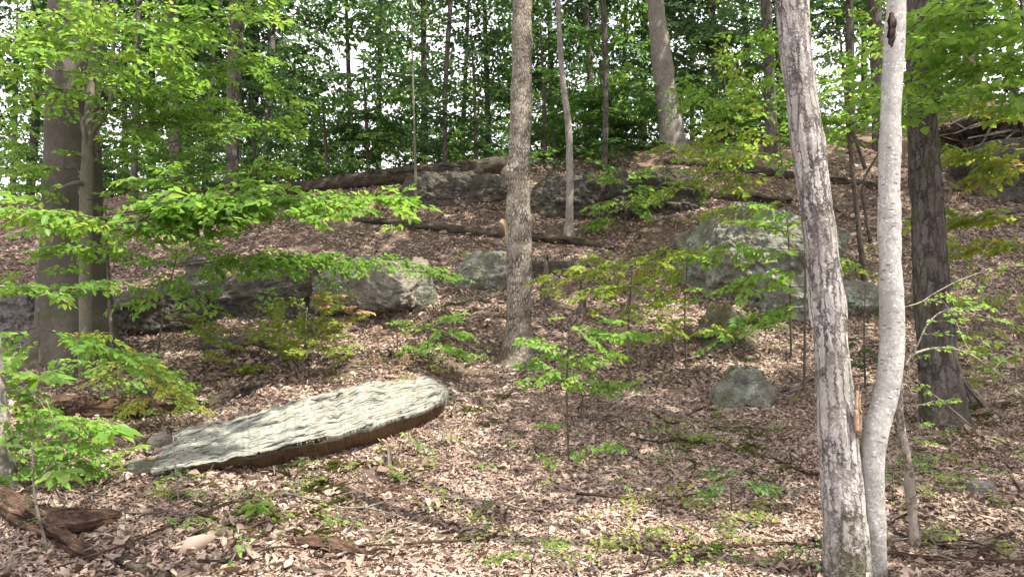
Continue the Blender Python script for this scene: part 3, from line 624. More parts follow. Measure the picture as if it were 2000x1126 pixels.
# the central tree
g = G(1012, 708); Yc = g[1]+.1
t = Thing('flaky_bark_tree', g, 'straight tree with fine flaky bark, burls and a scar standing mid slope', 'tree'); TREES['mid'] = t
pl = ext([(1014, 722, 60), (1012, 690, 56), (1013, 655, 51), (1014, 600, 49), (1014, 500, 48), (1014, 430, 46), (1014, 380, 43), (1013, 340, 45), (1015, 300, 43), (1018, 200, 42), (1020, 100, 40), (1020, 0, 40)], 2)
def cfl(th, s, r):
    o = roots(.85, .22, 4, .6, .5)(th, s, r)
    bulge = lambda az, s0, ws, wa: np.exp(-((s-s0)/ws)**2)*np.exp(-(np.angle(np.exp(1j*(th-az)))/wa)**2)
    return o + .12*bulge(LEFT, S_AT(337), .14, .7)+.02*bulge(LEFT+.4, S_AT(400), .3, 1.)
dd = np.linalg.norm(at(1014, 500, Yc)-CAM)
zs = lambda py: at(1014, py, Yc)[2]; S_AT = lambda py: zs(py)-zs(722)
LEFT = math.pi
# find which side of the tube faces left
_v, _f, _a = pxtube(pl, Yc, seg=64, step=.025); _r = _v[64*40:64*41]; LEFT = float(np.argmin(_r[:, 0])/64*2*math.pi); FRONT = float(np.argmin(_r[:, 1])/64*2*math.pi)
t.add('trunk', pxtube(pl, Yc, seg=64, step=.022, rough=.007, rscale=(42, 42, 22), lump=.09, lscale=4, seed=3, flare=cfl), M['bark_flake'])
k0 = at(985, 436, Yc-.05)
st = t.add('branch_stub', tube([k0+np.array([.10, .05, -.62]), k0+np.array([.075, .01, -.3]), k0+np.array([.035, -.0, -.06]), k0+np.array([-.03, -.01, .03]), k0+np.array([-.055, -.0, .05])], [.03, .045, .05, .048, .036], seg=24, step=.015, rough=.012, lump=.3, seed=5, caps=False), M['raw_wood'], label='orange-tan callused branch scar')
# twin-stemmed tree in front on the right
g = G(1668, 1126); Yt = 4.95; g = np.array([at(1668, 1126, Yt)[0], Yt, gz(at(1668, 1126, Yt)[0], Yt)])
t = Thing('twin_stem_tree', g, 'pale tree with a rough furrowed stem and a smooth silver stem forking from one base', 'tree'); TREES['twin'] = t
pl = ext([(1666, 1190, 112), (1660, 1126, 100), (1652, 1050, 86), (1647, 1000, 80), (1641, 900, 76), (1632, 800, 73), (1626, 700, 71), (1617, 600, 70), (1606, 500, 68), (1593, 400, 67), (1579, 300, 66), (1566, 200, 65), (1555, 100, 64), (1545, 0, 64)], 3)
t.add('trunk', pxtube(pl, Yt, seg=96, step=.012, rough=.0055, rscale=(34, 34, 5), lump=.09, lscale=3.5, seed=6, ridge=True), M['bark_pale'], label='rough furrowed leaning stem')
pl = ext([(1714, 1190, 46), (1713, 1126, 44), (1706, 1000, 45), (1702, 920, 48), (1702, 865, 52), (1719, 812, 54), (1734, 763, 54), (1741, 715, 53), (1743, 660, 51), (1742, 600, 49), (1738, 500, 47), (1736, 400, 46), (1738, 300, 45), (1740, 200, 44), (1746, 100, 43), (1751, 0, 42)], 3)
t.add('trunk', pxtube(pl, Yt-.02, seg=72, step=.014, rough=.0022, rscale=(20, 20, 30), lump=.08, lscale=4, seed=7), M['bark_smooth'], label='smooth silvery curved stem')
kp = at(1741, 62, Yt-.02); kr = 21*pxm(kp)
kn = [tube([kp+np.array([-.35*kr, -kr*.72, .11]), kp+np.array([-.3*kr, -kr*.80, .04]), kp+np.array([-.4*kr, -kr*.78, -.06]), kp+np.array([-.5*kr, -kr*.66, -.13])], [.008, .026, .022, .006], seg=16, step=.008, rough=.014, rscale=(30, 30, 20), lump=.4, seed=91)]
t.add('scar', merge(*kn), M['log_dark'], label='dark healed scar high on the smooth stem')
y = Yt-.14
geos = [tube([at(1672+k*1.6, 846+rng.uniform(-4, 2), y+.02*k), at(1671+k*2, 800, y), at(1672+k*2.4+rng.normal(0, .8), tp, y-.01)], [.012, .014, .004], seg=7, step=.015, rough=.004, rscale=(20, 20, 2), lump=.3, seed=k+80) for k, tp in enumerate((800, 762, 752, 770, 808))]
t.add('splinter', merge(*geos), M['raw_wood'], label='fresh tan splinter of torn wood')
# low side branch with pale twigs and few leaves, reaching right
def bough(pl, Y, dY, r0, r1, mat_i=None):
    return tube([at(a, b, Y+dy) for (a, b), dy in zip(pl, dY)], np.linspace(r0, r1, len(pl)), seg=6, step=.04, lump=.1)
fo = Foliage(); yb = Yt+.12
BO = [([(1768, 715), (1778, 692), (1815, 680), (1850, 678), (1895, 690), (1940, 722), (1985, 755), (2030, 800)], .011),
      ([(1785, 690), (1800, 655), (1812, 630), (1840, 605), (1880, 608), (1930, 620), (1985, 636)], .007),
      ([(1895, 690), (1880, 660), (1860, 610), (1835, 580)], .004), ([(1768, 740), (1790, 790), (1795, 830), (1800, 862)], .005),
      ([(1765, 600), (1800, 590), (1820, 575), (1870, 548), (1920, 530)], .005), ([(1940, 722), (1960, 700), (2000, 688)], .004), ([(1762, 690), (1790, 745), (1850, 790), (1920, 850), (1965, 880)], .004)]
for pts, r in BO:
    k = len(pts); fo.tube(bough(pts, yb, [.25*i/k for i in range(k)], r, r*.45))
    for i in range(1, k):
        for q in range(1):
            a = at(*pts[i], yb+.25*i/k); fo.stamp('sparse', a, rng.uniform(-1.2, 1.2), rng.uniform(-.2, .3), rng.normal(0, .3), rng.uniform(.2, .34), lk=1.15)
t.leaves('side_branch', fo, [M['leaf_bright'], M['twig_pale']])
# dead leaning stem
pl = [(1788, 1064, 20), (1784, 1020, 20), (1778, 960, 19), (1772, 890, 18), (1762, 850, 17), (1756, 800, 16), (1755, 760, 15), (1757, 715, 12)]
single('dead_stem', pxtube(pl, Yt+.3, seg=18, step=.02, rough=.003, lump=.16, lscale=5, seed=8), M['twig_pale'], 'thin dead tan stem leaning beside the smooth silver trunk', 'dead stem')
# huge beech, left
g = G(150, 706); Yb = g[1]+.35
t = Thing('huge_beech', g, 'massive dark beech trunk with a broad flaring root base', 'tree'); TREES['beech'] = t
pl = ext([(150, 745, 215), (150, 700, 190), (149, 660, 168), (147, 600, 148), (144, 500, 132), (142, 400, 124), (140, 300, 118), (141, 150, 108), (142, 0, 102)], 2)
t.add('trunk', pxtube(pl, Yb, seg=80, step=.04, rough=.006, rscale=(5, 5, 5), lump=.07, lscale=1.6, seed=9, flare=roots(.55, .35, 6, .9, .9)), M['bark_beech'])
# slim tree before it
g = G(168, 726); Ys = g[1]
t = Thing('slim_beech', g, 'slim olive-grey tree forking high, standing in front of the huge beech', 'tree'); TREES['slim'] = t
pl = [(168, 740, 34), (168, 700, 31), (168, 600, 29), (167, 500, 28), (168, 400, 28), (172, 300, 27), (174, 240, 26), (178, 180, 19), (180, 110, 15), (182, 0, 12), (184, -150, 9), (184, -330, 6)]
v = [pxtube(pl, Ys, seg=28, step=.04, rough=.003, lump=.08, seed=10, flare=roots(.5, .15, 4)), pxtube([(174, 262, 16), (198, 238, 12), (216, 205, 10), (217, 160, 9), (222, 90, 8), (225, -40, 6)], Ys, seg=12, step=.05, lump=.12, seed=11),
     pxtube([(170, 290, 11), (158, 225, 10), (140, 200, 9), (105, 190, 7), (70, 182, 5)], Ys, [-.05, -.2, -.4, -.6, -.8], seg=8, step=.05, lump=.12, seed=12),
     pxtube([(166, 360, 15), (150, 356, 11), (128, 362, 7), (105, 372, 4)], Ys, [0, -.25, -.4, -.5], seg=8, step=.05, lump=.12, seed=13)]
t.add('trunk', merge(*v), M['bark_small'])
# trunk at the left edge
g = G(5, 962); Yl = g[1]
t = Thing('grey_edge_tree', g, 'grey leaning trunk with spreading lichened roots at the near edge', 'tree'); TREES['edge'] = t
t.add('trunk', pxtube(ext([(4, 985, 84), (2, 955, 66), (-3, 900, 54), (-6, 840, 48), (-10, 760, 44), (-16, 690, 42), (-34, 540, 40), (-56, 380, 38)], 3, 500), Yl, seg=40, step=.03, rough=.005, rscale=(20, 20, 6), lump=.1, seed=14, flare=roots(.5, .12, 5)), M['bark_grey'])
# dark oak right
g = G(1845, 838); Yo = g[1]+.15
t = Thing('dark_oak', g, 'brown furrowed trunk with small pale carved marks, behind the silver stem', 'tree'); TREES['oak'] = t
pl = ext([(1850, 870, 110), (1846, 830, 98), (1840, 780, 86), (1830, 680, 78), (1822, 580, 74), (1815, 480, 70), (1808, 350, 65), (1802, 200, 60), (1796, 80, 57), (1794, 0, 55)], 2)
t.add('trunk', pxtube(pl, Yo, seg=72, step=.03, rough=.012, rscale=(20, 20, 5), lump=.06, seed=15, ridge=True, flare=roots(.5, .2, 5, .4)), M['bark_oak'])
cu = bpy.data.curves.new('carved_mark', 'FONT'); cu.body = '$ 22c'; cu.size = .075; cu.extrude = .004
tmp = bpy.data.objects.new('carved_mark', cu); COL.objects.link(tmp); bpy.context.view_layer.update()
cme = bpy.data.meshes.new_from_object(tmp.evaluated_get(bpy.context.evaluated_depsgraph_get())); bpy.data.objects.remove(tmp)
cp = at(1824, 577, Yo); cp[1] -= 37*np.linalg.norm(cp-CAM)/FPX+.012; co = link('carved_mark', cme, t.o); cme.materials.clear(); cme.materials.append(M['raw_wood'])
co.location = cp-t.b+np.array([-.03, 0, -.02]); co.rotation_euler = (R(90), 0, R(4))
# pale split wood at the oak's foot
snag('broken_stump', [(1925, 800, 26), (1905, 778, 22), (1888, 758, 12)], 'split yellowish piece of wood leaning at the foot of the furrowed trunk', 'log_grey', 6, 'broken wood')
# bent thin tree
g = G(1109, 464)
t = Thing('bent_grey_tree', g, 'slender pale grey tree with a crook in its trunk, right of the central trunk', 'tree'); TREES['bent'] = t
t.add('trunk', pxtube(ext([(1109, 472, 24), (1111, 450, 18), (1113, 400, 15), (1114, 340, 15), (1111, 290, 14), (1113, 240, 14), (1104, 205, 13), (1098, 150, 12), (1093, 80, 11), (1090, 0, 10)], 2), g[1], seg=24, step=.05, rough=.004, lump=.1, seed=16, flare=roots(.6, .12, 4)), M['bark_grey'])
# trunks on the crest
def crest(name, pl, label, mat, seed, n=2, Y=None, dy=0, **kw):
    g = G(pl[0][0], pl[0][1]) if Y is None else at(pl[0][0], pl[0][1], Y)
    if g[1] > 24.5: g = at(pl[0][0], pl[0][1], 23.6+dy)
    g[2] = gz(g[0], g[1])
    d = np.linalg.norm(g-CAM); foot = 563-FPX*math.tan(math.atan2(g[2]-CAMZ, g[1])-PITCH)+12
    if foot > pl[0][1]: pl = [(pl[0][0], foot, pl[0][2]*1.1)]+list(pl)
    t = Thing(name, g, label, 'tree')
    geo = pxtube(ext(pl, n), g[1], seg=24, step=.07, rough=.008, rscale=(14, 14, 4), lump=.07, seed=seed, **kw)
    v, f, a = geo
    t.add('trunk', geo, M[mat]); return t
TREES['crest'] = crest('crest_tree', [(1316, 292, 62), (1314, 270, 50), (1308, 230, 48), (1300, 180, 45), (1292, 110, 42), (1284, 40, 36), (1279, 0, 34)], 'tall sunlit flaky tree standing on the crest above the jagged outcrop', 'bark_grey', 17)
TREES['crest2'] = crest('crest_tree', [(1897, 226, 38), (1896, 200, 31), (1893, 120, 27), (1888, 50, 24), (1884, 0, 22)], 'slender tan trunk rising from the root bank', 'bark_grey', 18, dy=.4)
TREES['crest3'] = crest('crest_tree', [(453, 380, 32), (454, 340, 26), (455, 280, 27), (457, 180, 31), (460, 80, 33), (463, 0, 33)], 'dark upright trunk whose lower part is sunlit, left crest', 'bark_far', 19)
for a in [([(1720, 290, 36), (1718, 200, 32), (1713, 100, 30), (1707, 0, 28)], 'shaded grey trunk showing left of the smooth silver stem', 'bark_far', 20),
          ([(868, 330, 11), (869, 240, 10), (870, 150, 10), (876, 60, 10), (881, 0, 9)], 'thin dark trunk left of the central trunk on the crest', 'bark_far', 21),
          ([(812, 412, 8), (812, 370, 6), (811, 300, 5), (808, 220, 4), (806, 140, 3)], 'whip-thin grey sapling in front of the crest log', 'bark_small', 22),
          ([(1506, 300, 26), (1504, 180, 24), (1500, 90, 22), (1495, 0, 20)], 'dark trunk on the crest just left of the leaning pale trunk', 'bark_far', 23),
          ([(1662, 285, 22), (1661, 180, 20), (1660, 90, 19), (1659, 0, 18)], 'dark slim trunk seen between the two pale stems', 'bark_far', 24),
          ([(345, 400, 26), (343, 300, 24), (341, 150, 23), (338, 0, 22)], 'dark trunk behind foliage right of the slim olive-grey tree', 'bark_far', 25),
          ([(262, 400, 16), (262, 300, 15), (268, 150, 14), (272, 0, 13)], 'thin shadowy trunk just right of the slim olive-grey tree', 'bark_far', 26),
          ([(1180, 330, 12), (1184, 200, 12), (1182, 100, 11), (1178, 0, 11)], 'faint slim trunk among leaves right of the bent grey tree', 'bark_far', 27)]:
    crest('forest_tree', a[0], a[1], a[2], a[3])

# ------------------------------------------------------------------ fallen leaves: one mass nobody could count
def ground_normal(X, Y, e=.05):
    return norm(np.stack([-(ground(X+e, Y)-ground(X-e, Y))/(2*e), -(ground(X, Y+e)-ground(X, Y-e))/(2*e), np.ones(len(X))], 1))
fo = Foliage()
def lay(X, Y, Z, N0, size, g, tilt=.29):
    n = len(X); q = np.stack([X, Y, 0*X], 1); N = norm(N0+g.normal(0, tilt, (n, 3))); a = g.uniform(0, 2*math.pi, n)
    D = np.stack([np.cos(a), np.sin(a), g.normal(0, .2, n)], 1); D = D-N*(D*N).sum(1)[:, None]*.9
    Ln = size*np.exp(g.normal(0, .36, n)); Wd = Ln*g.uniform(.25, .62, n); fr = g.random(n) < .22; Ln = np.where(fr, Ln*1.25, Ln); Wd = np.where(fr, Ln*.09, Wd)
    P = np.stack([X, Y, Z], 1)-norm(D)*Ln[:, None]*.4; r = np.clip(g.normal(.50, .2, n)+.11*fbm(q*.9, 2, 40)+.07*fbm(q*3, 2, 41), 0, 1)
    fo.leaf(P, D, N, Ln, Wd, np.where((r > .9) & (g.random(n) < .8), .75, r), g.uniform(-.5, .8, n), g.uniform(-.3, .5, n))
def litter(n, ymin, ymax, size, seed):
    g = np.random.default_rng(seed); Y = np.sqrt(g.uniform(ymin**2, ymax**2, n)); X = g.uniform(-1, 1, n)*(.76*Y+1.8)
    q = np.stack([X, Y, 0*X], 1); keep = g.random(n) < sstep(-.75, -.1, fbm(q*.8, 3, 77))*.8+.2
    keep &= ~((X > 3.6) & (Y > 20.3) & (g.random(n) < .8)); X, Y = X[keep], Y[keep]
    lay(X, Y, ground(X, Y)+g.uniform(-.01, .03, len(X))+.02*np.maximum(0, fbm(np.stack([X, Y, 0*X], 1)*4, 2, 43)), ground_normal(X, Y), size, g)
for a_ in ((500000, 4.0, 10.5, .044, 1), (250000, 9.5, 17, .060, 2), (165000, 16, 26, .082, 3)): litter(*a_)
from mathutils.bvhtree import BVHTree
gl = np.random.default_rng(99)
for o in [x for x in COL.objects if x.get('category') in ('rock', 'log', 'branch', 'root mass') and x.type == 'MESH']:
    co = np.zeros(len(o.data.vertices)*3, np.float32); o.data.vertices.foreach_get('co', co); co = co.reshape(-1, 3)+np.array(o.location)
    lo, hi = co.min(0)-.18, co.max(0)+.18; ar = (hi[0]-lo[0])*(hi[1]-lo[1]); slab_ = o.name.startswith('rock_slab')
    n = int(min(1500, 170*ar)); X = gl.uniform(lo[0], hi[0], n); Y = gl.uniform(lo[1], hi[1], n)
    lay(X, Y, ground(X, Y)+gl.uniform(0, .09, n), ground_normal(X, Y), .07, gl, .6)               # banked up round the foot
    bv = BVHTree.FromPolygons([tuple(v) for v in co], [tuple(p.vertices) for p in o.data.polygons]); n = int((8 if slab_ else 55)*ar)+4
    pts = []; nn = []
    for x, y in zip(gl.uniform(lo[0], hi[0], n), gl.uniform(lo[1], hi[1], n)):
        h = bv.ray_cast(Vector((x, y, hi[2]+1)), Vector((0, 0, -1)))
        if h[0] is not None and abs(h[1].z) > .7 and vnoise(np.array([[x*2, y*2, 3]]), 8)[0] > -.1: pts.append(h[0][:]); nn.append((h[1]*(1 if h[1].z > 0 else -1))[:])
    if pts: pts = np.array(pts); lay(pts[:, 0], pts[:, 1], pts[:, 2]+.012, np.array(nn), .06, gl, .3)   # and caught on top
for tt in TREES.values():                                            # leaves banked round the trunks
    rr = .28 if tt is not TREES['beech'] else .9
    if tt.b[1] < 15:
        n = int(700*rr+150); aa = gl.uniform(0, 6.28, n); q = rr*(.5+1.1*np.sqrt(gl.random(n))); X = tt.b[0]+q*np.cos(aa); Y = tt.b[1]+q*np.sin(aa)
        lay(X, Y, ground(X, Y)+gl.uniform(0, .1, n)*np.exp(-(q/rr-.5)), ground_normal(X, Y), .055, gl, .6)
tag(link('leaf_litter', fo.mesh('leaf_litter', [M['litter'], M['twig']], np.zeros(3))), 'brown and tan fallen leaves carpeting the whole slope', 'leaf litter', kind='stuff')

# ------------------------------------------------------------------ unseen leaves added above the frame, set along the sun's rays to shade chosen ground
def shade_want(x, y):                              # how much shade the added leaves should cast on this spot of ground
    q = np.stack([x, y, 0*x], 1); n = fbm(q*.42, 2, 55)
    s = .9+0*x
    s = np.where(y < np.where(x < .6, 11.0, 9.0), .02, s)                                      # open in front, round the slab
    s = np.where((x > 1.2) & (y > 7.2) & (y < 10), .84, s)
    s = np.where((x > -3.4) & (x < .2) & (y > 9) & (y < 12.5), .25, s)          # a gap by the central trunk
    s = np.where((x > .8) & (x < 5.5) & (y >= 10) & (y < 15), .36, s)
    s = np.where((x < -1.8) & (y < 11.6+np.clip((x+5.5)*.8, 0, .9)), .08, s)
    s = np.where((x < -3.0) & (y >= 12.5), .95, s)
    s = np.where((x < -4.6) & (y > 10.9), np.where(y < 13.6, .3, .95), s)
    s = np.where((x > -9.5) & (x < -6.3) & (y > 11.7) & (y < 14), .97, s)
    s = np.where((x > 3.2) & (y < 8.0), .30, s)
    s = np.where((x > -3.2) & (x < -1.1) & (y > 12.2) & (y < 14.4), .12, s)
    return np.where(s < .05, 0, np.clip(s+.36*n, 0, 1))
SHADE_LEAVES = {k: Foliage() for k in ('mid', 'twin', 'beech', 'oak', 'bent', 'crest')}
CENT = {k: np.array(TREES[k].b[:2]) for k in SHADE_LEAVES}
nc = 3400
cy_ = rng.uniform(3.5, 25, nc); cx_ = rng.uniform(-1, 1, nc)*(2.5+.85*cy_)
cz_ = ground(cx_, cy_); want = shade_want(cx_, cy_)
for i in range(nc):
    if rng.random() > want[i]**1.5: continue
    h = rng.uniform(9, 15.5); p = np.array([cx_[i], cy_[i], cz_[i]])+sdir*h/sdir[2]
    e = math.atan2(p[2]-CAMZ, p[1]) if p[1] > .5 else 2
    if e < R(28.5): continue
    k = min(SHADE_LEAVES, key=lambda q: np.linalg.norm(CENT[q]-p[:2]))
    SHADE_LEAVES[k].stamp('round', p, rng.uniform(0, 6.28), rng.normal(0, .3), rng.normal(0, .3), rng.uniform(1.1, 1.7), False)
for k, f in SHADE_LEAVES.items():
    if f.lv: TREES[k].leaves('crown', f, [M['leaf'], M['twig']])  # added shading leaves, hung on the nearest tree as its crown

# ------------------------------------------------------------------ woods beyond the crest: crowns for the crest trunks and more trees behind
def fill(fo, kind, box, Y, n, sc=(.7, 1.), wood=True, flat=.14, rb=None, lk=1.0, yaw=None, hole=.0, hs=0, hf=130.):
    x0, y0, x1, y1 = box
    k = 0; tr = 0
    while k < n*1.25 and tr < n*8:
        tr += 1; px = rng.uniform(x0, x1); py = rng.uniform(y0, y1); yy = rng.uniform(*Y)
        if hole and vnoise(np.array([[px/hf, py/hf*1.5, hs]]), 91)[0] < hole-1: continue
        fo.stamp(kind, at(px, py, yy), rng.uniform(0, 6.28) if yaw is None else rng.normal(yaw, .6), rng.normal(0, flat), rng.normal(0, flat), rng.uniform(*sc), wood, rb if rb is None else rng.uniform(*rb), lk); k += 1
protos = []
for pi in range(5):
    H = [15, 17, 14, 18, 16][pi]
    t = Thing('forest_tree', (0, 0, 0), 'leafy tree of the wood beyond the crest, its crown mingling with its neighbours', 'tree', 'trees of the wood beyond the crest')
    lean = rng.normal(0, .25, 2)
    wd = [tube([(0, 0, -.4), (lean[0]*.3, lean[1]*.3, H*.35), (lean[0], lean[1], H*.7), (lean[0]*1.5, lean[1]*1.5, H)], [.17, .13, .09, .02], seg=12, step=.3, lump=.08, seed=60+pi)]
    for q in range(9):
        z = H*rng.uniform(.2, .85); a_ = rng.uniform(0, 6.28); d_ = np.array([math.cos(a_), math.sin(a_), 0]); o_ = np.array([lean[0]*z/H*1.2, lean[1]*z/H*1.2, z])
        wd.append(tube([o_, o_+d_*.9+np.array([0, 0, .5]), o_+d_*2.2+np.array([0, 0, rng.uniform(.3, 1.4)])], [.05, .03, .008], seg=5, step=.25, lump=.15, seed=q))
    t.add('trunk', merge(*wd), M['bark_far'])
    f = Foliage(); n = 290
    for i in range(n):
        z = rng.uniform(.25, 1)*H if pi % 2 else rng.uniform(.06, .95)*H
        rr = 2.7*(1-.55*abs(z/H-.5)*1.6)*math.sqrt(rng.uniform(.03, 1)); a = rng.uniform(0, 6.28)
        if vnoise(np.array([[rr*math.cos(a)*.6+pi*9, rr*math.sin(a)*.6, z*.45]]), 14)[0] < -.05: continue
        f.stamp('beech', (rr*math.cos(a)+lean[0]*z/H, rr*math.sin(a)+lean[1]*z/H, z), a+rng.normal(0, .7), rng.normal(-.1, .35), rng.normal(0, .35), rng.uniform(1.2, 1.9), i % 4 == 0, lk=.9)
    t.leaves('crown', f, [M[['leaf_dark', 'leaf_dark', 'leaf', 'leaf_dark', 'leaf_dark'][pi]], M['twig']]); protos.append(t.o)
spots = []
def copy_tree(src):
    o = src.copy(); COL.objects.link(o)
    for ch in src.children:
        c = ch.copy(); COL.objects.link(c); c.parent = o
    return o
def place(px, Y): return at(px, 330, Y)[0], Y
# px across the picture, distance, prototype; the gap about px 540-700 stays thin
WOOD = [(-60, 25, 0), (60, 27, 1), (180, 26, 3), (300, 28, 2), (400, 27, 0), (490, 33, 1), (30, 33, 2), (250, 35, 4), (380, 40, 0), (560, 44, 3), (660, 47, 2), (740, 34, 4), (830, 28, 0), (900, 35, 1), (955, 29, 2), (1030, 27, 1), (1080, 32, 3),
        (1160, 27, 2), (1210, 33, 4), (1255, 30, 1), (1350, 37, 3), (1400, 28, 0), (1470, 31, 1), (1530, 28, 3), (1620, 41, 2), (1690, 31, 4), (1760, 27, 3), (1840, 30, 2), (1920, 29, 1), (1990, 27, 0), (2060, 26, 3), (1130, 42, 0), (960, 46, 4), (780, 48, 1), (120, 44, 3), (450, 50, 4), (1450, 46, 2), (1830, 42, 1), (500, 31, 1), (610, 38, 0), (520, 27.5, 4), (690, 32, 2)]
for i, (px, Y, k) in enumerate(WOOD):
    first = protos[k] not in spots
    o = protos[k] if first else copy_tree(protos[k]); spots.append(protos[k])
    x, y = place(px, Y); o.location = (x, y, gz(x, y)-.1); o.rotation_euler = (0, 0, rng.uniform(0, 6.28)); s = rng.uniform(.85, 1.15); o.scale = (s, s, s)
# bushes on the crest, hiding the skyline
bproto = []
for bi in range(3):
    t = Thing('crest_bush', (0, 0, 0), 'leafy bush growing along the skyline of the crest', 'bush', 'bushes along the crest')
    f = Foliage()
    for i in range(60):
        z = rng.uniform(.1, 2.6); rr = 1.1*math.sqrt(rng.random())*(1.1-z*.15); a = rng.uniform(0, 6.28)
        f.stamp('round' if bi == 1 else 'beech', (rr*math.cos(a), rr*math.sin(a), z), a+rng.normal(0, .6), rng.normal(0, .3), rng.normal(0, .3), rng.uniform(.7, 1.1), i % 2 == 0, lk=.85)
    st = [tube([(0, 0, -.1), (.1*q, .05*q, 1.), (.5*q, .2, 2.5)], [.018, .013, .004], seg=5, step=.2, seed=q) for q in (-1, 1)]
    t.add('stem', merge(*st), M['twig'])
    t.leaves('foliage', f, [M[['leaf', 'leaf_dark', 'leaf'][bi]], M['twig']]); bproto.append(t.o)
bs = []
for px, Y, k in [(40, 24, 0), (150, 25, 1), (250, 24.5, 2), (330, 25.5, 0), (410, 25, 2), (500, 27, 0), (600, 28, 1), (690, 27, 2), (770, 26, 0), (850, 26.5, 1), (930, 25.5, 2), (1060, 24.5, 0), (1130, 24.6, 1), (1190, 25, 2), (1240, 24.5, 0), (1390, 25, 1), (1440, 24.5, 2), (1500, 25.5, 0), (1660, 25, 2), (1740, 25.5, 1), (1850, 26, 0), (1940, 26, 2), (2010, 25, 1)]:
    first = bproto[k] not in bs; o = bproto[k] if first else copy_tree(bproto[k]); bs.append(bproto[k])
    x, y = place(px, Y); o.location = (x, y, gz(x, y)-.05); o.rotation_euler = (0, 0, rng.uniform(0, 6.28)); s = rng.uniform(.75, 1.15); o.scale = (s, s, s)

# ------------------------------------------------------------------ understory in front of the crest
# the slim beech's own layered sprays, left third of the picture
fo = Foliage(); Y = Ys
fill(fo, 'beech', (-40, -60, 330, 150), (Y-2.2, Y-.3), 44, (.55, .85), rb=(.4, 1), flat=.16)
fill(fo, 'beech', (150, -60, 560, 130), (Y-2.2, Y+.8), 30, (.55, .85), rb=(.1, .9))
fill(fo, 'beech', (-40, 120, 300, 270), (Y-2.0, Y+.5), 20, (.5, .8), rb=(0, .7))  # lower sprays toned darker: shade underneath put into the leaf colour
fill(fo, 'beech', (240, 110, 560, 340), (Y-1.6, Y+1.4), 24, (.5, .8), rb=(0, .8))
fill(fo, 'beech', (-40, 280, 180, 420), (Y-1.5, Y+.6), 9, (.5, .8), rb=(0, .6))
for a, b, y0, y1 in [((150, 330), (-20, 352), -.3, -1.2), ((180, 300), (420, 200), -.1, .2), ((220, 330), (470, 240), -.2, -.4), ((175, 250), (560, 245), .1, .3), ((178, 220), (520, 120), -.3, -.8), ((165, 210), (20, 120), -.3, -1.), ((172, 390), (560, 330), -.3, .5)]:
    fo.branch(at(*a, Y+y0), at(*b, Y+y1), 'beech', .55, r=.012)
TREES['slim'].leaves('crown', fo, [M['leaf_bright'], M['twig']])

def sapling(name, label, base, top, Y=None, branches=(), mat='leaf_bright', kind='big', sc=.55, w=7, fills=(), rb=None, twig='twig', cat='sapling', lk=1.0, extra=(), dens=.27, flat=.2):
    g = G(*base) if Y is None else at(base[0], base[1], Y)
    if Y is not None: g[2] = gz(g[0], g[1])
    t = Thing(name, g, label, cat); Yb_ = g[1]
    r = w*.5*pxm(g)
    tp = at(*top, Yb_-.1); mid = (g+tp)/2+rng.normal(0, .04, 3)
    st = [tube([g-np.array([0, 0, .06]), mid, tp], [r, r*.75, r*.3], seg=8, step=.05, lump=.1, seed=int(base[0]))]
    for pts in extra: st.append(tube([at(x, y, Yb_+dy) for x, y, dy in pts], np.linspace(r*.7, r*.25, len(pts)), seg=6, step=.05, lump=.1, seed=int(pts[0][0])))
    t.add('stem', merge(*st), M[twig])
    f = Foliage(); f.dens = dens
    for b in branches:
        x0, y0, x1, y1 = b[:4]; d0, d1 = (b[4], b[5]) if len(b) > 5 else (-.05, rng.uniform(-.5, .2)); s = b[6] if len(b) > 6 else sc
        f.branch(at(x0, y0, Yb_+d0), at(x1, y1, Yb_+d1), kind, s, r=max(.0035, r*.45), rb=None if rb is None else rng.uniform(*rb), lk=lk)
    for box, n, dy, s in fills: fill(f, kind, box, (Yb_-dy, Yb_+dy*.5), n, s, rb=rb, lk=lk, flat=flat)
    t.leaves('foliage', f, [M[mat], M[twig]]); return t
# long horizontal bright layers, left of the centre
sapling('beech_sapling', 'young beech with long bright horizontal sprays crossing before the dark log and boulder', (232, 800), (205, 380), None,
        [(210, 430, -30, 408, -.1, -.7, .5), (208, 420, 480, 412, -.1, .3, .5), (215, 445, 560, 385, 0, .5, .55), (210, 425, 800, 396, -.3, .8, .6), (215, 440, 690, 405, .1, .2, .5), (212, 432, 120, 440, .2, .4, .45), (215, 450, 400, 470, .2, -.2, .4), (212, 480, 80, 500, 0, .2, .35)], 'leaf_bright', sc=.5, w=9, lk=.95, dens=.19, rb=(.3, 1), fills=[((-20, 380, 240, 450), 10, .6, (.35, .5)), ((380, 375, 800, 440), 16, .5, (.3, .48))], flat=.25)
sapling('beech_sapling', 'understory beech with darker drooping sprays in front of the overhanging block', (300, 760), (345, 500), None,
        [(345, 515, 560, 500, 0, .4, .5), (350, 520, 720, 520, 0, .7, .5), (420, 520, 830, 518, .2, .9, .5), (345, 540, 250, 590, -.1, -.3, .45), (348, 555, 390, 592, -.2, -.4, .45), (340, 530, 230, 490, 0, .3, .4), (560, 520, 660, 560, .3, .3, .35), (780, 530, 900, 542, .8, 1., .3)], 'leaf_bright', sc=.45, w=6, rb=(0, .8), lk=.9, fills=[((-20, 440, 430, 580), 20, .8, (.32, .5)), ((240, 335, 560, 430), 16, .9, (.35, .55)), ((360, 560, 520, 660), 8, .4, (.25, .4))], flat=.3)
sapling('beech_sapling', 'sapling with a bright spray crossing the base of the slim tree', (60, 880), (75, 600), None,
        [(72, 560, -20, 575, 0, .2, .35), (70, 575, 210, 548, 0, .2, .35), (70, 640, 220, 690, -.1, .2, .4), (70, 640, -20, 680, 0, -.3, .4), (120, 650, 300, 720, 0, .1, .4), (80, 650, 10, 720, 0, 0, .4)], 'leaf_bright', sc=.38, w=6, lk=.95)
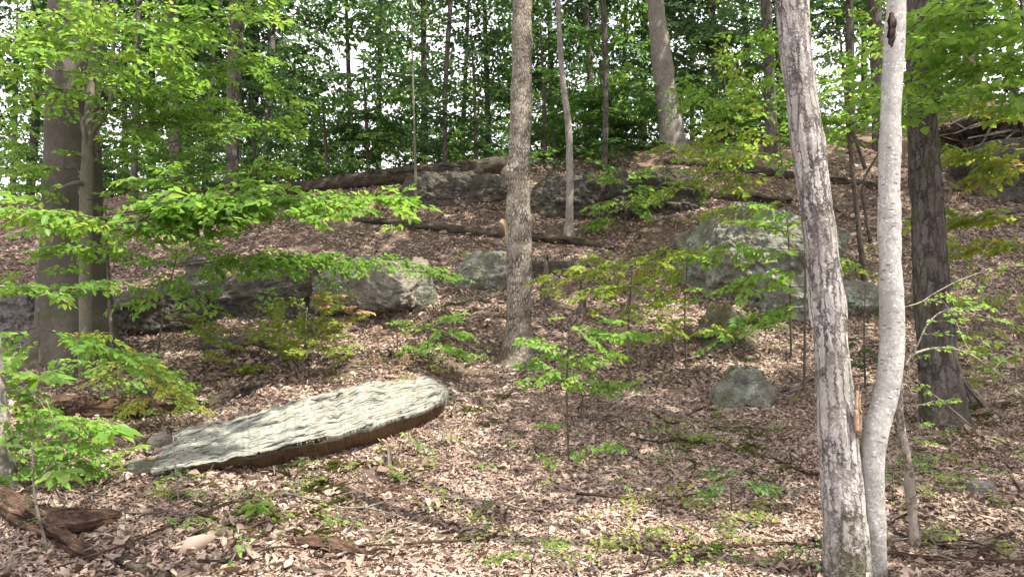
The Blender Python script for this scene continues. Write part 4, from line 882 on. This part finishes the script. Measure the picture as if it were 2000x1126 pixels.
sapling('beech_sapling', 'arching sapling with yellowish sprays above the crumbling log', (345, 850), (215, 645), None,
        [(225, 660, 300, 740, 0, .1, .35), (240, 680, 345, 760, 0, .2, .35), (260, 700, 200, 735, 0, -.2, .35), (290, 740, 380, 790, 0, -.1, .35), (300, 760, 250, 800, 0, -.1, .3), (220, 650, 150, 655, 0, .1, .3)], 'leaf_yellow', sc=.34, w=4, lk=.95)
sapling('leafy_seedling', 'bushy seedlings with broad green leaves behind the crumbling log', (250, 800), (250, 730), None,
        [], 'leaf_bright', 'round', .3, w=4, fills=[((120, 700, 370, 790), 34, .6, (.26, .42))], rb=(.2, .9), lk=.8)
sapling('leafy_seedling', 'low seedling crowd with small bright leaves beside the grey edge trunk', (90, 940), (90, 780), None,
        [(90, 800, 20, 720, 0, 0, .3), (92, 830, 190, 830, 0, -.2, .32), (92, 850, 200, 890, 0, -.2, .32), (88, 860, -10, 880, 0, .1, .3), (92, 870, 160, 915, 0, -.2, .3), (90, 800, 60, 760, 0, 0, .3), (90, 890, 20, 930, 0, -.1, .3)], 'leaf_bright', 'big', .3, w=5, twig='twig_pale', lk=1., fills=[((-10, 690, 120, 930), 26, .5, (.2, .34)), ((110, 870, 240, 935), 8, .3, (.18, .3))], flat=.3)
sapling('whip_sapling', 'thin pale whip with a few leaf pairs rising before the forked rotten log', (97, 1075), (62, 862), None,
        [(80, 950, 130, 900, 0, -.05, .2), (88, 1000, 40, 975, 0, 0, .18), (70, 890, 40, 870, 0, 0, .16), (95, 1060, 110, 1085, 0, -.05, .12), (92, 1010, 60, 1020, 0, 0, .14)], 'leaf_bright', 'sparse', .2, w=7, twig='twig_pale', extra=[[(74, 936, 0), (100, 908, -.03), (112, 895, -.05)]])
sapling('whip_sapling', 'thin whip stem standing in front of the pale slab', (352, 985), (338, 850), None, [(352, 960, 330, 975, 0, 0, .14), (352, 960, 372, 955, 0, 0, .14), (350, 940, 366, 935, 0, 0, .12)], 'leaf_bright', 'sparse', .16, w=5, twig='twig_pale')
# big-leaved magnolia seedlings
def whorl(f, c, n, Ln, tilt=.25, rb=.6):
    a = np.linspace(0, 6.28, n, endpoint=False)+rng.uniform(0, 6); a += rng.normal(0, .15, n)
    D = np.stack([np.cos(a), np.sin(a), rng.uniform(-tilt*1.5, tilt*.5, n)], 1); P = np.repeat(np.asarray(c)[None], n, 0)
    N = np.stack([rng.normal(0, .2, n), -.25+rng.normal(0, .2, n), np.ones(n)], 1)
    l = Ln*rng.uniform(.75, 1.1, n); f.leaf(P, D, N, l, l*.42, rb+rng.uniform(-.3, .3, n), .12, .2)
for i, (px, py, top, lab) in enumerate([(212, 905, 835, 'magnolia seedling with a whorl of long drooping leaves left of the pale slab'), (78, 900, 735, 'tall magnolia seedling with big bright leaves above the crumbling log'), (75, 870, 800, 'magnolia seedling with two broad leaves hanging before the crumbling log'), (120, 985, 920, 'broad-leaved seedling glowing yellow-green near the forked log'), (500, 1000, 985, 'low whorl of pale green leaves in the litter below the slab')]):
    g = G(px, py); g[1] -= .35; g[2] = gz(g[0], g[1]); tp = at(px, top, g[1]); t = Thing('magnolia_seedling', g, lab, 'seedling')
    t.add('stem', tube([g-np.array([0, 0, .03]), (g+tp)/2+np.array([.02, 0, 0]), tp], [.007, .006, .004], seg=6, step=.05), M['twig_pale'])
    f = Foliage(); whorl(f, tp, 8, [.36, .30, .32, .24, .16][i], .4); whorl(f, tp-np.array([0, 0, .02]), 4, .14); t.leaves('foliage', f, [M['leaf_bright'], M['twig']])
# yellowing shrub
t = sapling('yellowing_shrub', 'yellow-green shrub with orange-tinted tips before the overhanging block', (590, 742), (600, 600), None,
        [(590, 720, 540, 610, 0, -.2), (595, 700, 620, 590, 0, -.2), (598, 690, 680, 620, 0, .1), (590, 720, 520, 650, 0, -.3), (600, 680, 660, 680, 0, -.4), (595, 720, 560, 640, .1, .3), (600, 650, 640, 600, 0, 0)], 'leaf_yellow', 'mid', .42, w=5, rb=(0, .75), dens=.26, fills=[((520, 590, 690, 690), 12, .4, (.25, .4))], flat=.35, extra=[[(590, 740, 0), (620, 690, 0), (650, 640, 0)], [(592, 742, 0), (560, 690, 0), (535, 640, 0)]], twig='twig_pale', lk=1.15)
f = Foliage()
for b in [(620, 600, 705, 605, 0, -.2), (640, 640, 700, 610, 0, 0), (610, 590, 650, 575, 0, -.1)]: f.branch(at(b[0], b[1], t.b[1]+b[4]), at(b[2], b[3], t.b[1]+b[5]), 'mid', .3, r=.003, lk=1.3, n=3)
t.leaves('foliage', f, [M['leaf_orange'], M['twig_pale']], label='orange leaves at the tips')
sapling('yellowing_shrub', 'small shrub with yellow leaves left of the yellow-green shrub', (455, 735), (450, 640), None, [(455, 700, 400, 640, 0, 0), (455, 690, 500, 650, 0, 0), (455, 710, 430, 690, 0, -.2), (455, 720, 500, 710, 0, -.3), (450, 650, 395, 615, 0, .1)], 'leaf_yellow', 'mid', .4, w=4, lk=1.1, rb=(0, .6))
sapling('orange_seedling', 'seedling with salmon orange leaves right of the yellow-green shrub', (770, 720), (775, 640), None, [(772, 660, 810, 632, 0, 0, .2), (772, 680, 745, 640, 0, 0, .2), (772, 700, 800, 690, 0, -.1, .16)], 'leaf_orange', 'sparse', .25, w=3, lk=1.5)
sapling('orange_seedling', 'orange-leaved sprig low in the leaves between the shrub and the central trunk', (765, 735), (745, 700), None, [(760, 722, 735, 695, 0, 0, .2), (760, 722, 790, 705, 0, 0, .2)], 'leaf_orange', 'sparse', .22, w=3, lk=1.3)
sapling('beech_sapling', 'low sapling with flat green sprays left of the central trunk', (840, 720), (845, 620), None, [(842, 640, 905, 655, 0, -.2), (842, 650, 790, 630, 0, 0), (842, 660, 900, 690, 0, -.3), (842, 670, 800, 680, 0, -.3), (845, 625, 880, 610, 0, .1)], 'leaf_bright', sc=.36, w=4, lk=.95)
# saplings right of the central trunk
sapling('beech_sapling', 'sapling with loose bright leaves just right of the central trunk', (1112, 905), (1112, 630), None,
        [(1112, 650, 1190, 625, 0, .3), (1112, 690, 1050, 660, 0, -.2), (1112, 700, 1200, 690, 0, .2), (1112, 720, 1045, 735, 0, -.2), (1112, 660, 1260, 650, 0, .4), (1112, 880, 1190, 872, 0, -.1, .24), (1112, 830, 1070, 825, 0, 0, .18)], 'leaf_bright', 'big', .32, w=5, lk=1.0, rb=(.2, 1), dens=.36,
        fills=[((1040, 610, 1210, 740), 7, .3, (.16, .3)), ((1080, 660, 1260, 760), 5, .3, (.16, .3))], flat=.4)
sapling('basswood_sapling', 'seedling with rounded leaves fanning over the litter right of the central trunk', (1130, 820), (1130, 740), None, [(1130, 745, 1080, 730, 0, -.2), (1130, 750, 1190, 765, 0, -.2), (1130, 750, 1240, 755, 0, .1), (1130, 745, 1100, 700, 0, .1)], 'leaf_bright', 'round', .28, w=4, lk=.9)
sapling('beech_sapling', 'wide low beech with yellow-green layers between the central trunk and largest boulder', (1232, 760), (1235, 520), None,
        [(1235, 530, 1060, 545, 0, .3), (1235, 525, 1350, 490, 0, .3), (1235, 560, 1140, 580, 0, -.3), (1235, 600, 1310, 640, 0, -.4), (1235, 530, 1160, 505, 0, .5)], 'leaf_yellow', 'big', .38, w=5, rb=(0, .5), dens=.36,
        fills=[((1060, 510, 1240, 600), 8, .5, (.18, .32)), ((1180, 500, 1350, 640), 10, .5, (.18, .32)), ((1140, 560, 1300, 660), 6, .5, (.16, .3))], flat=.4)
sapling('thin_sapling', 'bright little sapling standing before the jagged dark outcrop', (1222, 462), (1215, 330), None, [(1216, 350, 1180, 340, 0, 0), (1216, 360, 1260, 330, 0, 0), (1216, 385, 1165, 400, 0, -.2), (1216, 380, 1280, 375, 0, .2), (1218, 420, 1170, 430, 0, 0), (1218, 400, 1245, 415, 0, 0)], 'leaf_bright', 'big', .55, w=3)
sapling('beech_sapling', 'beech with long fine sprays veiling the largest boulder', (1570, 770), (1572, 440), None,
        [(1572, 490, 1360, 500, 0, .6), (1572, 520, 1420, 560, 0, .2), (1572, 560, 1350, 580, 0, .3), (1572, 580, 1400, 670, 0, -.1), (1572, 470, 1450, 430, 0, .5), (1572, 600, 1480, 640, 0, -.3), (1574, 500, 1660, 520, 0, .2), (1572, 450, 1500, 400, 0, .4)], 'leaf_bright', 'big', .4, w=6, lk=1.1, rb=(.2, 1), dens=.42)
sapling('beech_sapling', 'thin beech with pale sprays along the slope above the mossy rock', (1340, 720), (1345, 470), None, [(1345, 480, 1260, 500, 0, .4), (1345, 520, 1230, 560, 0, 0), (1345, 500, 1400, 480, 0, .5), (1345, 560, 1280, 590, 0, -.2), (1342, 640, 1250, 660, 0, -.2), (1342, 650, 1420, 640, 0, .2)], 'leaf_yellow', 'big', .36, w=4, lk=1.1, rb=(0, .5), dens=.4)
sapling('basswood_sapling', 'seedling with drooping dark green leaves in the shade before the squat boulder', (1430, 1000), (1430, 930), None, [(1430, 935, 1370, 965, 0, -.1), (1430, 935, 1490, 950, 0, -.1), (1430, 930, 1400, 920, 0, .1)], 'leaf', 'round', .26, w=4, lk=1.)
for i, (bx, by, tx, ty, lab) in enumerate([(1250, 1115, 1255, 1040, 'flat yellow-green sprig near the lower edge, left of the twin stems'), (1050, 1120, 1050, 1060, 'small clover-green sprig at the lower edge below the sapling tiers'), (1290, 1010, 1292, 960, 'faint yellow sprig amid the sunny litter, left of the shaded seedling'), (1590, 1120, 1590, 1060, 'green sprig touching the base of the twin stems'), (1380, 1110, 1375, 1070, 'tiny green sprig in the leaves left of the twin stems'), (1745, 985, 1745, 900, 'green seedling in the gap beside the dead leaning stem')]):
    sapling('leafy_sprig', lab, (bx, by), (tx, ty), None, [(tx, ty+8, tx-60, ty+20, 0, -.1), (tx, ty+8, tx+65, ty+18, 0, .05), (tx, ty+5, tx+15, ty-8, 0, .2)], ['leaf_yellow', 'leaf_bright', 'leaf_yellow', 'leaf', 'leaf_bright', 'leaf'][i], 'sparse', .26, w=4, lk=1.2, cat='sprig')
# broad-leaved trees behind the twin stems and on the far right
t = sapling('basswood_tree', 'understory tree with large rounded leaves behind the leaning pale stem', (1690, 560), (1640, 60), None,
        [(1680, 250, 1560, 190, 0, -.2), (1690, 290, 1620, 230, 0, .2)], 'leaf_bright', 'round', .7, w=13, fills=[((1400, 60, 1560, 300), 26, 1.0, (.5, .75)), ((1320, 160, 1550, 330), 34, 1.0, (.45, .7)), ((1590, 60, 1740, 280), 34, .9, (.45, .7)), ((1560, -40, 1740, 80), 10, .9, (.4, .7)), ((1700, 170, 1800, 260), 8, .6, (.4, .6))], rb=(.2, 1), flat=.3,
        extra=[[(1690, 330, 0), (1660, 240, -.2), (1650, 150, -.3)], [(1700, 470, 0), (1680, 360, .1), (1740, 260, .2)]], cat='tree', lk=.85)
sapling('beech_sapling', 'yellow-green beech sprays left of the leaning pale stem below the basswood leaves', (1545, 700), (1520, 250), None, [(1520, 270, 1390, 250, 0, .2), (1522, 300, 1340, 330, 0, .4), (1525, 330, 1230, 400, 0, .9), (1520, 260, 1430, 120, 0, .3), (1525, 310, 1300, 290, 0, .8), (1530, 400, 1380, 420, 0, .5)], 'leaf_yellow', 'big', .5, w=5, rb=(0, .6), lk=.8)
sapling('basswood_tree', 'broad-leaved tree whose bright boughs fill the upper right corner', (2060, 900), (1990, -60), None,
        [(1985, 120, 1790, 180, 0, .6), (1985, 40, 1800, 60, 0, .4)], 'leaf_bright', 'round', .6, w=14, fills=[((1780, -50, 2030, 90), 30, .9, (.5, .75)), ((1800, 80, 2040, 210), 24, 1.0, (.45, .7)), ((1740, 120, 1880, 220), 10, .9, (.45, .65))], rb=(.3, 1), cat='tree', lk=.85)
sapling('beech_sapling', 'yellow-leaved sapling reaching across the right edge before the root bank', (2050, 820), (2020, 270), None, [(2020, 290, 1840, 320, 0, .3, .35), (2020, 320, 1900, 350, 0, .2, .35), (2020, 340, 1860, 300, 0, .6, .35), (2022, 230, 1880, 200, 0, .3, .35), (2022, 420, 1800, 440, 0, .2, .35), (2024, 470, 1830, 500, 0, .1, .35)], 'leaf_yellow', 'big', .36, w=6, lk=1.25, twig='twig_pale')
sapling('thin_sapling', 'sparse sapling with scattered leaves on the shaded slope at far right', (1985, 760), (1960, 560), None, [(1962, 580, 1880, 590, 0, 0), (1962, 600, 2030, 580, 0, .2), (1965, 640, 1900, 660, 0, -.2), (1970, 700, 1900, 740, 0, -.2)], 'leaf_yellow', 'big', .3, w=4, lk=1., twig='twig_pale', dens=.5, rb=(0, .5), fills=[((1860, 500, 2010, 780), 14, 1., (.16, .3)), ((1740, 420, 1860, 560), 8, 1., (.16, .3))], flat=.4)
sapling('thin_sapling', 'dark-leaved sapling between the leaning pale stem and the smooth silver stem', (1690, 760), (1690, 560), None, [(1690, 600, 1650, 590, 0, 0), (1690, 620, 1720, 600, 0, 0), (1690, 660, 1650, 670, 0, 0), (1690, 680, 1710, 700, 0, -.1), (1690, 700, 1660, 720, 0, -.1)], 'leaf_dark', 'round', .3, w=5, lk=.9)
# dark hanging boughs beside the central trunk, on the crest
for i, (bx, by, top, box, n, mt, lab) in enumerate([(930, 345, 60, (690, 20, 990, 290), 46, 'leaf_dark', 'maple with dark hanging boughs left of the central trunk'), (1065, 345, 40, (1040, 40, 1270, 320), 46, 'leaf', 'dense maple filling the space between central trunk and crest tree'), (720, 350, 120, (560, 150, 800, 340), 26, 'leaf', 'lightly leaved young tree above the crest log'), (500, 385, 150, (380, 100, 560, 370), 26, 'leaf_dark', 'shady young tree beside the dark upright trunk on the crest'), (1420, 290, 60, (1340, 0, 1540, 260), 34, 'leaf_dark', 'dark bushy tree on the crest between the sunlit flaky tree and the leaning stem'), (1180, 330, 120, (1120, 180, 1290, 330), 30, 'leaf', 'leafy young tree at the foot of the sunlit flaky tree'), (1085, 350, 230, (1040, 230, 1280, 345), 34, 'leaf_dark', 'low dark bush crowding the crest behind the bent grey tree'), (640, 372, 200, (570, 210, 760, 365), 22, 'leaf_dark', 'dark young tree overhanging the left end of the crest log'), (1450, 300, 200, (1350, 200, 1560, 310), 20, 'leaf', 'low leafy bush on the crest behind the leaning pale stem')]):
    sapling('understory_tree', lab, (bx, by), (bx-10, top), 22.6, [], mt, 'beech', 1.0, w=9, fills=[(box, n, 1.3, (.9, 1.5))], cat='tree', lk=.95)

# ------------------------------------------------------------------ small growth, grass and twigs
sp = []
for k in range(4):
    t = Thing('ground_seedling', (0, 0, 0), 'small green seedling growing out of the brown leaf litter', 'seedling', 'seedlings scattered through the litter')
    f = Foliage(); h = rng.uniform(.05, .16)
    for q in range(2+k % 3): f.stamp('sparse', (0, 0, h*(1-.25*q)), rng.uniform(0, 6.28), rng.uniform(-.2, .3), rng.normal(0, .3), rng.uniform(.12, .22), True, None, 1.35)
    f.seg([(0, 0, -.02), (.005, 0, h*.5), (0, 0, h)], .0025, .0015)
    o = link('foliage', f.mesh('foliage', [M[['leaf_bright', 'leaf_yellow', 'leaf_yellow', 'leaf_bright'][k]], M['twig_pale']], np.zeros(3)), t.o); sp.append(t.o)
used = set()
def sow(n, box):
    for _ in range(n):
        k = int(rng.integers(4)); g = G(rng.uniform(box[0], box[2]), rng.uniform(box[1], box[3]))
        if g[1] > 24: continue
        o = sp[k] if k not in used else copy_tree(sp[k]); used.add(k)
        o.location = g; o.rotation_euler = (rng.normal(0, .2), rng.normal(0, .2), rng.uniform(0, 6.28)); s = rng.uniform(.7, 1.6); o.scale = (s, s, s)
sow(34, (300, 920, 960, 1110)); sow(30, (950, 860, 1500, 1110)); sow(22, (620, 640, 960, 780)); sow(16, (1750, 840, 2000, 1110)); sow(14, (440, 850, 860, 925)); sow(30, (1040, 600, 1560, 860)); sow(22, (1640, 440, 2000, 700)); sow(18, (860, 380, 1500, 520)); sow(20, (120, 690, 520, 880))
# grassy tufts: one mass
f = Foliage(); P = []; n_t = 0
for box, n in [((320, 950, 700, 1060), 26), ((860, 590, 985, 625), 10), ((1340, 830, 1520, 960), 18), ((1760, 780, 2000, 900), 22), ((700, 400, 1000, 430), 10), ((900, 760, 1000, 840), 10), ((1380, 380, 1540, 420), 8), ((560, 900, 860, 960), 12)]:
    for _ in range(n):
        g = G(rng.uniform(box[0], box[2]), rng.uniform(box[1], box[3])); m = 14; a = rng.uniform(0, 6.28, m)
        D = np.stack([np.cos(a)*.7, np.sin(a)*.7, rng.uniform(.2, 1., m)], 1); N = np.stack([-np.cos(a), -np.sin(a), np.full(m, .8)], 1)
        l = rng.uniform(.08, .2, m); f.leaf(np.repeat(g[None], m, 0)+rng.normal(0, .03, (m, 3))*np.array([1, 1, 0]), D, N, l, np.full(m, .008), rng.random(m), .1, .5)
tag(link('grass', f.mesh('grass', [M['grass'], M['twig']], np.zeros(3))), 'sparse yellowish grass tufts in the litter', 'grass', kind='stuff')
# dead twigs lying about
tw = []
for k in range(5):
    Lk = [.5, .8, 1.1, .65, 1.4][k]; x = np.linspace(-.5, .5, 7)*Lk; pts = np.stack([x, rng.normal(0, .025, 7)*Lk, .015+np.abs(rng.normal(0, .02, 7))], 1)
    gs = [tube(pts, np.linspace(.007, .003, 7)*(1+.3*k), seg=6, step=.04, lump=.15, seed=k)]
    for q in (2, 4): gs.append(tube([pts[q], pts[q]+np.array([.1, .07*(-1)**q, .03])*Lk*1.5, pts[q]+np.array([.18, .16*(-1)**q, .05])*Lk*1.5], [.004, .003, .0015], seg=5, step=.04, seed=q))
    v, fc, pa = merge(*gs); o = link('fallen_twig', make_mesh('fallen_twig', v, fc, [M[['twig_pale', 'log_grey', 'twig_pale', 'log_dark', 'log_brown'][k]]], pattr=pa))
    tag(o, 'thin dead twig lying on the fallen leaves', 'twig', 'dead twigs on the forest floor'); tw.append(o)
ut = set(); i = 0
for box, n in [((0, 940, 1580, 1120), 30), ((880, 640, 1580, 930), 28), ((1720, 560, 2000, 1110), 24), ((560, 400, 1560, 620), 28), ((250, 680, 900, 760), 10)]:
    for _ in range(n):
        k = int(rng.integers(5)); g = G(rng.uniform(box[0], box[2]), rng.uniform(box[1], box[3]))
        if g[1] > 24: continue
        o = tw[k] if k not in ut else tw[k].copy()
        if k in ut: COL.objects.link(o)
        ut.add(k); e = .2; nrm = Vector((-(gz(g[0]+e, g[1])-gz(g[0]-e, g[1]))/(2*e), -(gz(g[0], g[1]+e)-gz(g[0], g[1]-e))/(2*e), 1)).normalized()
        q = Vector((0, 0, 1)).rotation_difference(nrm)@Matrix.Rotation(rng.uniform(0, 6.28), 3, 'Z').to_quaternion()
        o.rotation_mode = 'QUATERNION'; o.rotation_quaternion = q; o.location = g+np.array([0, 0, .025])
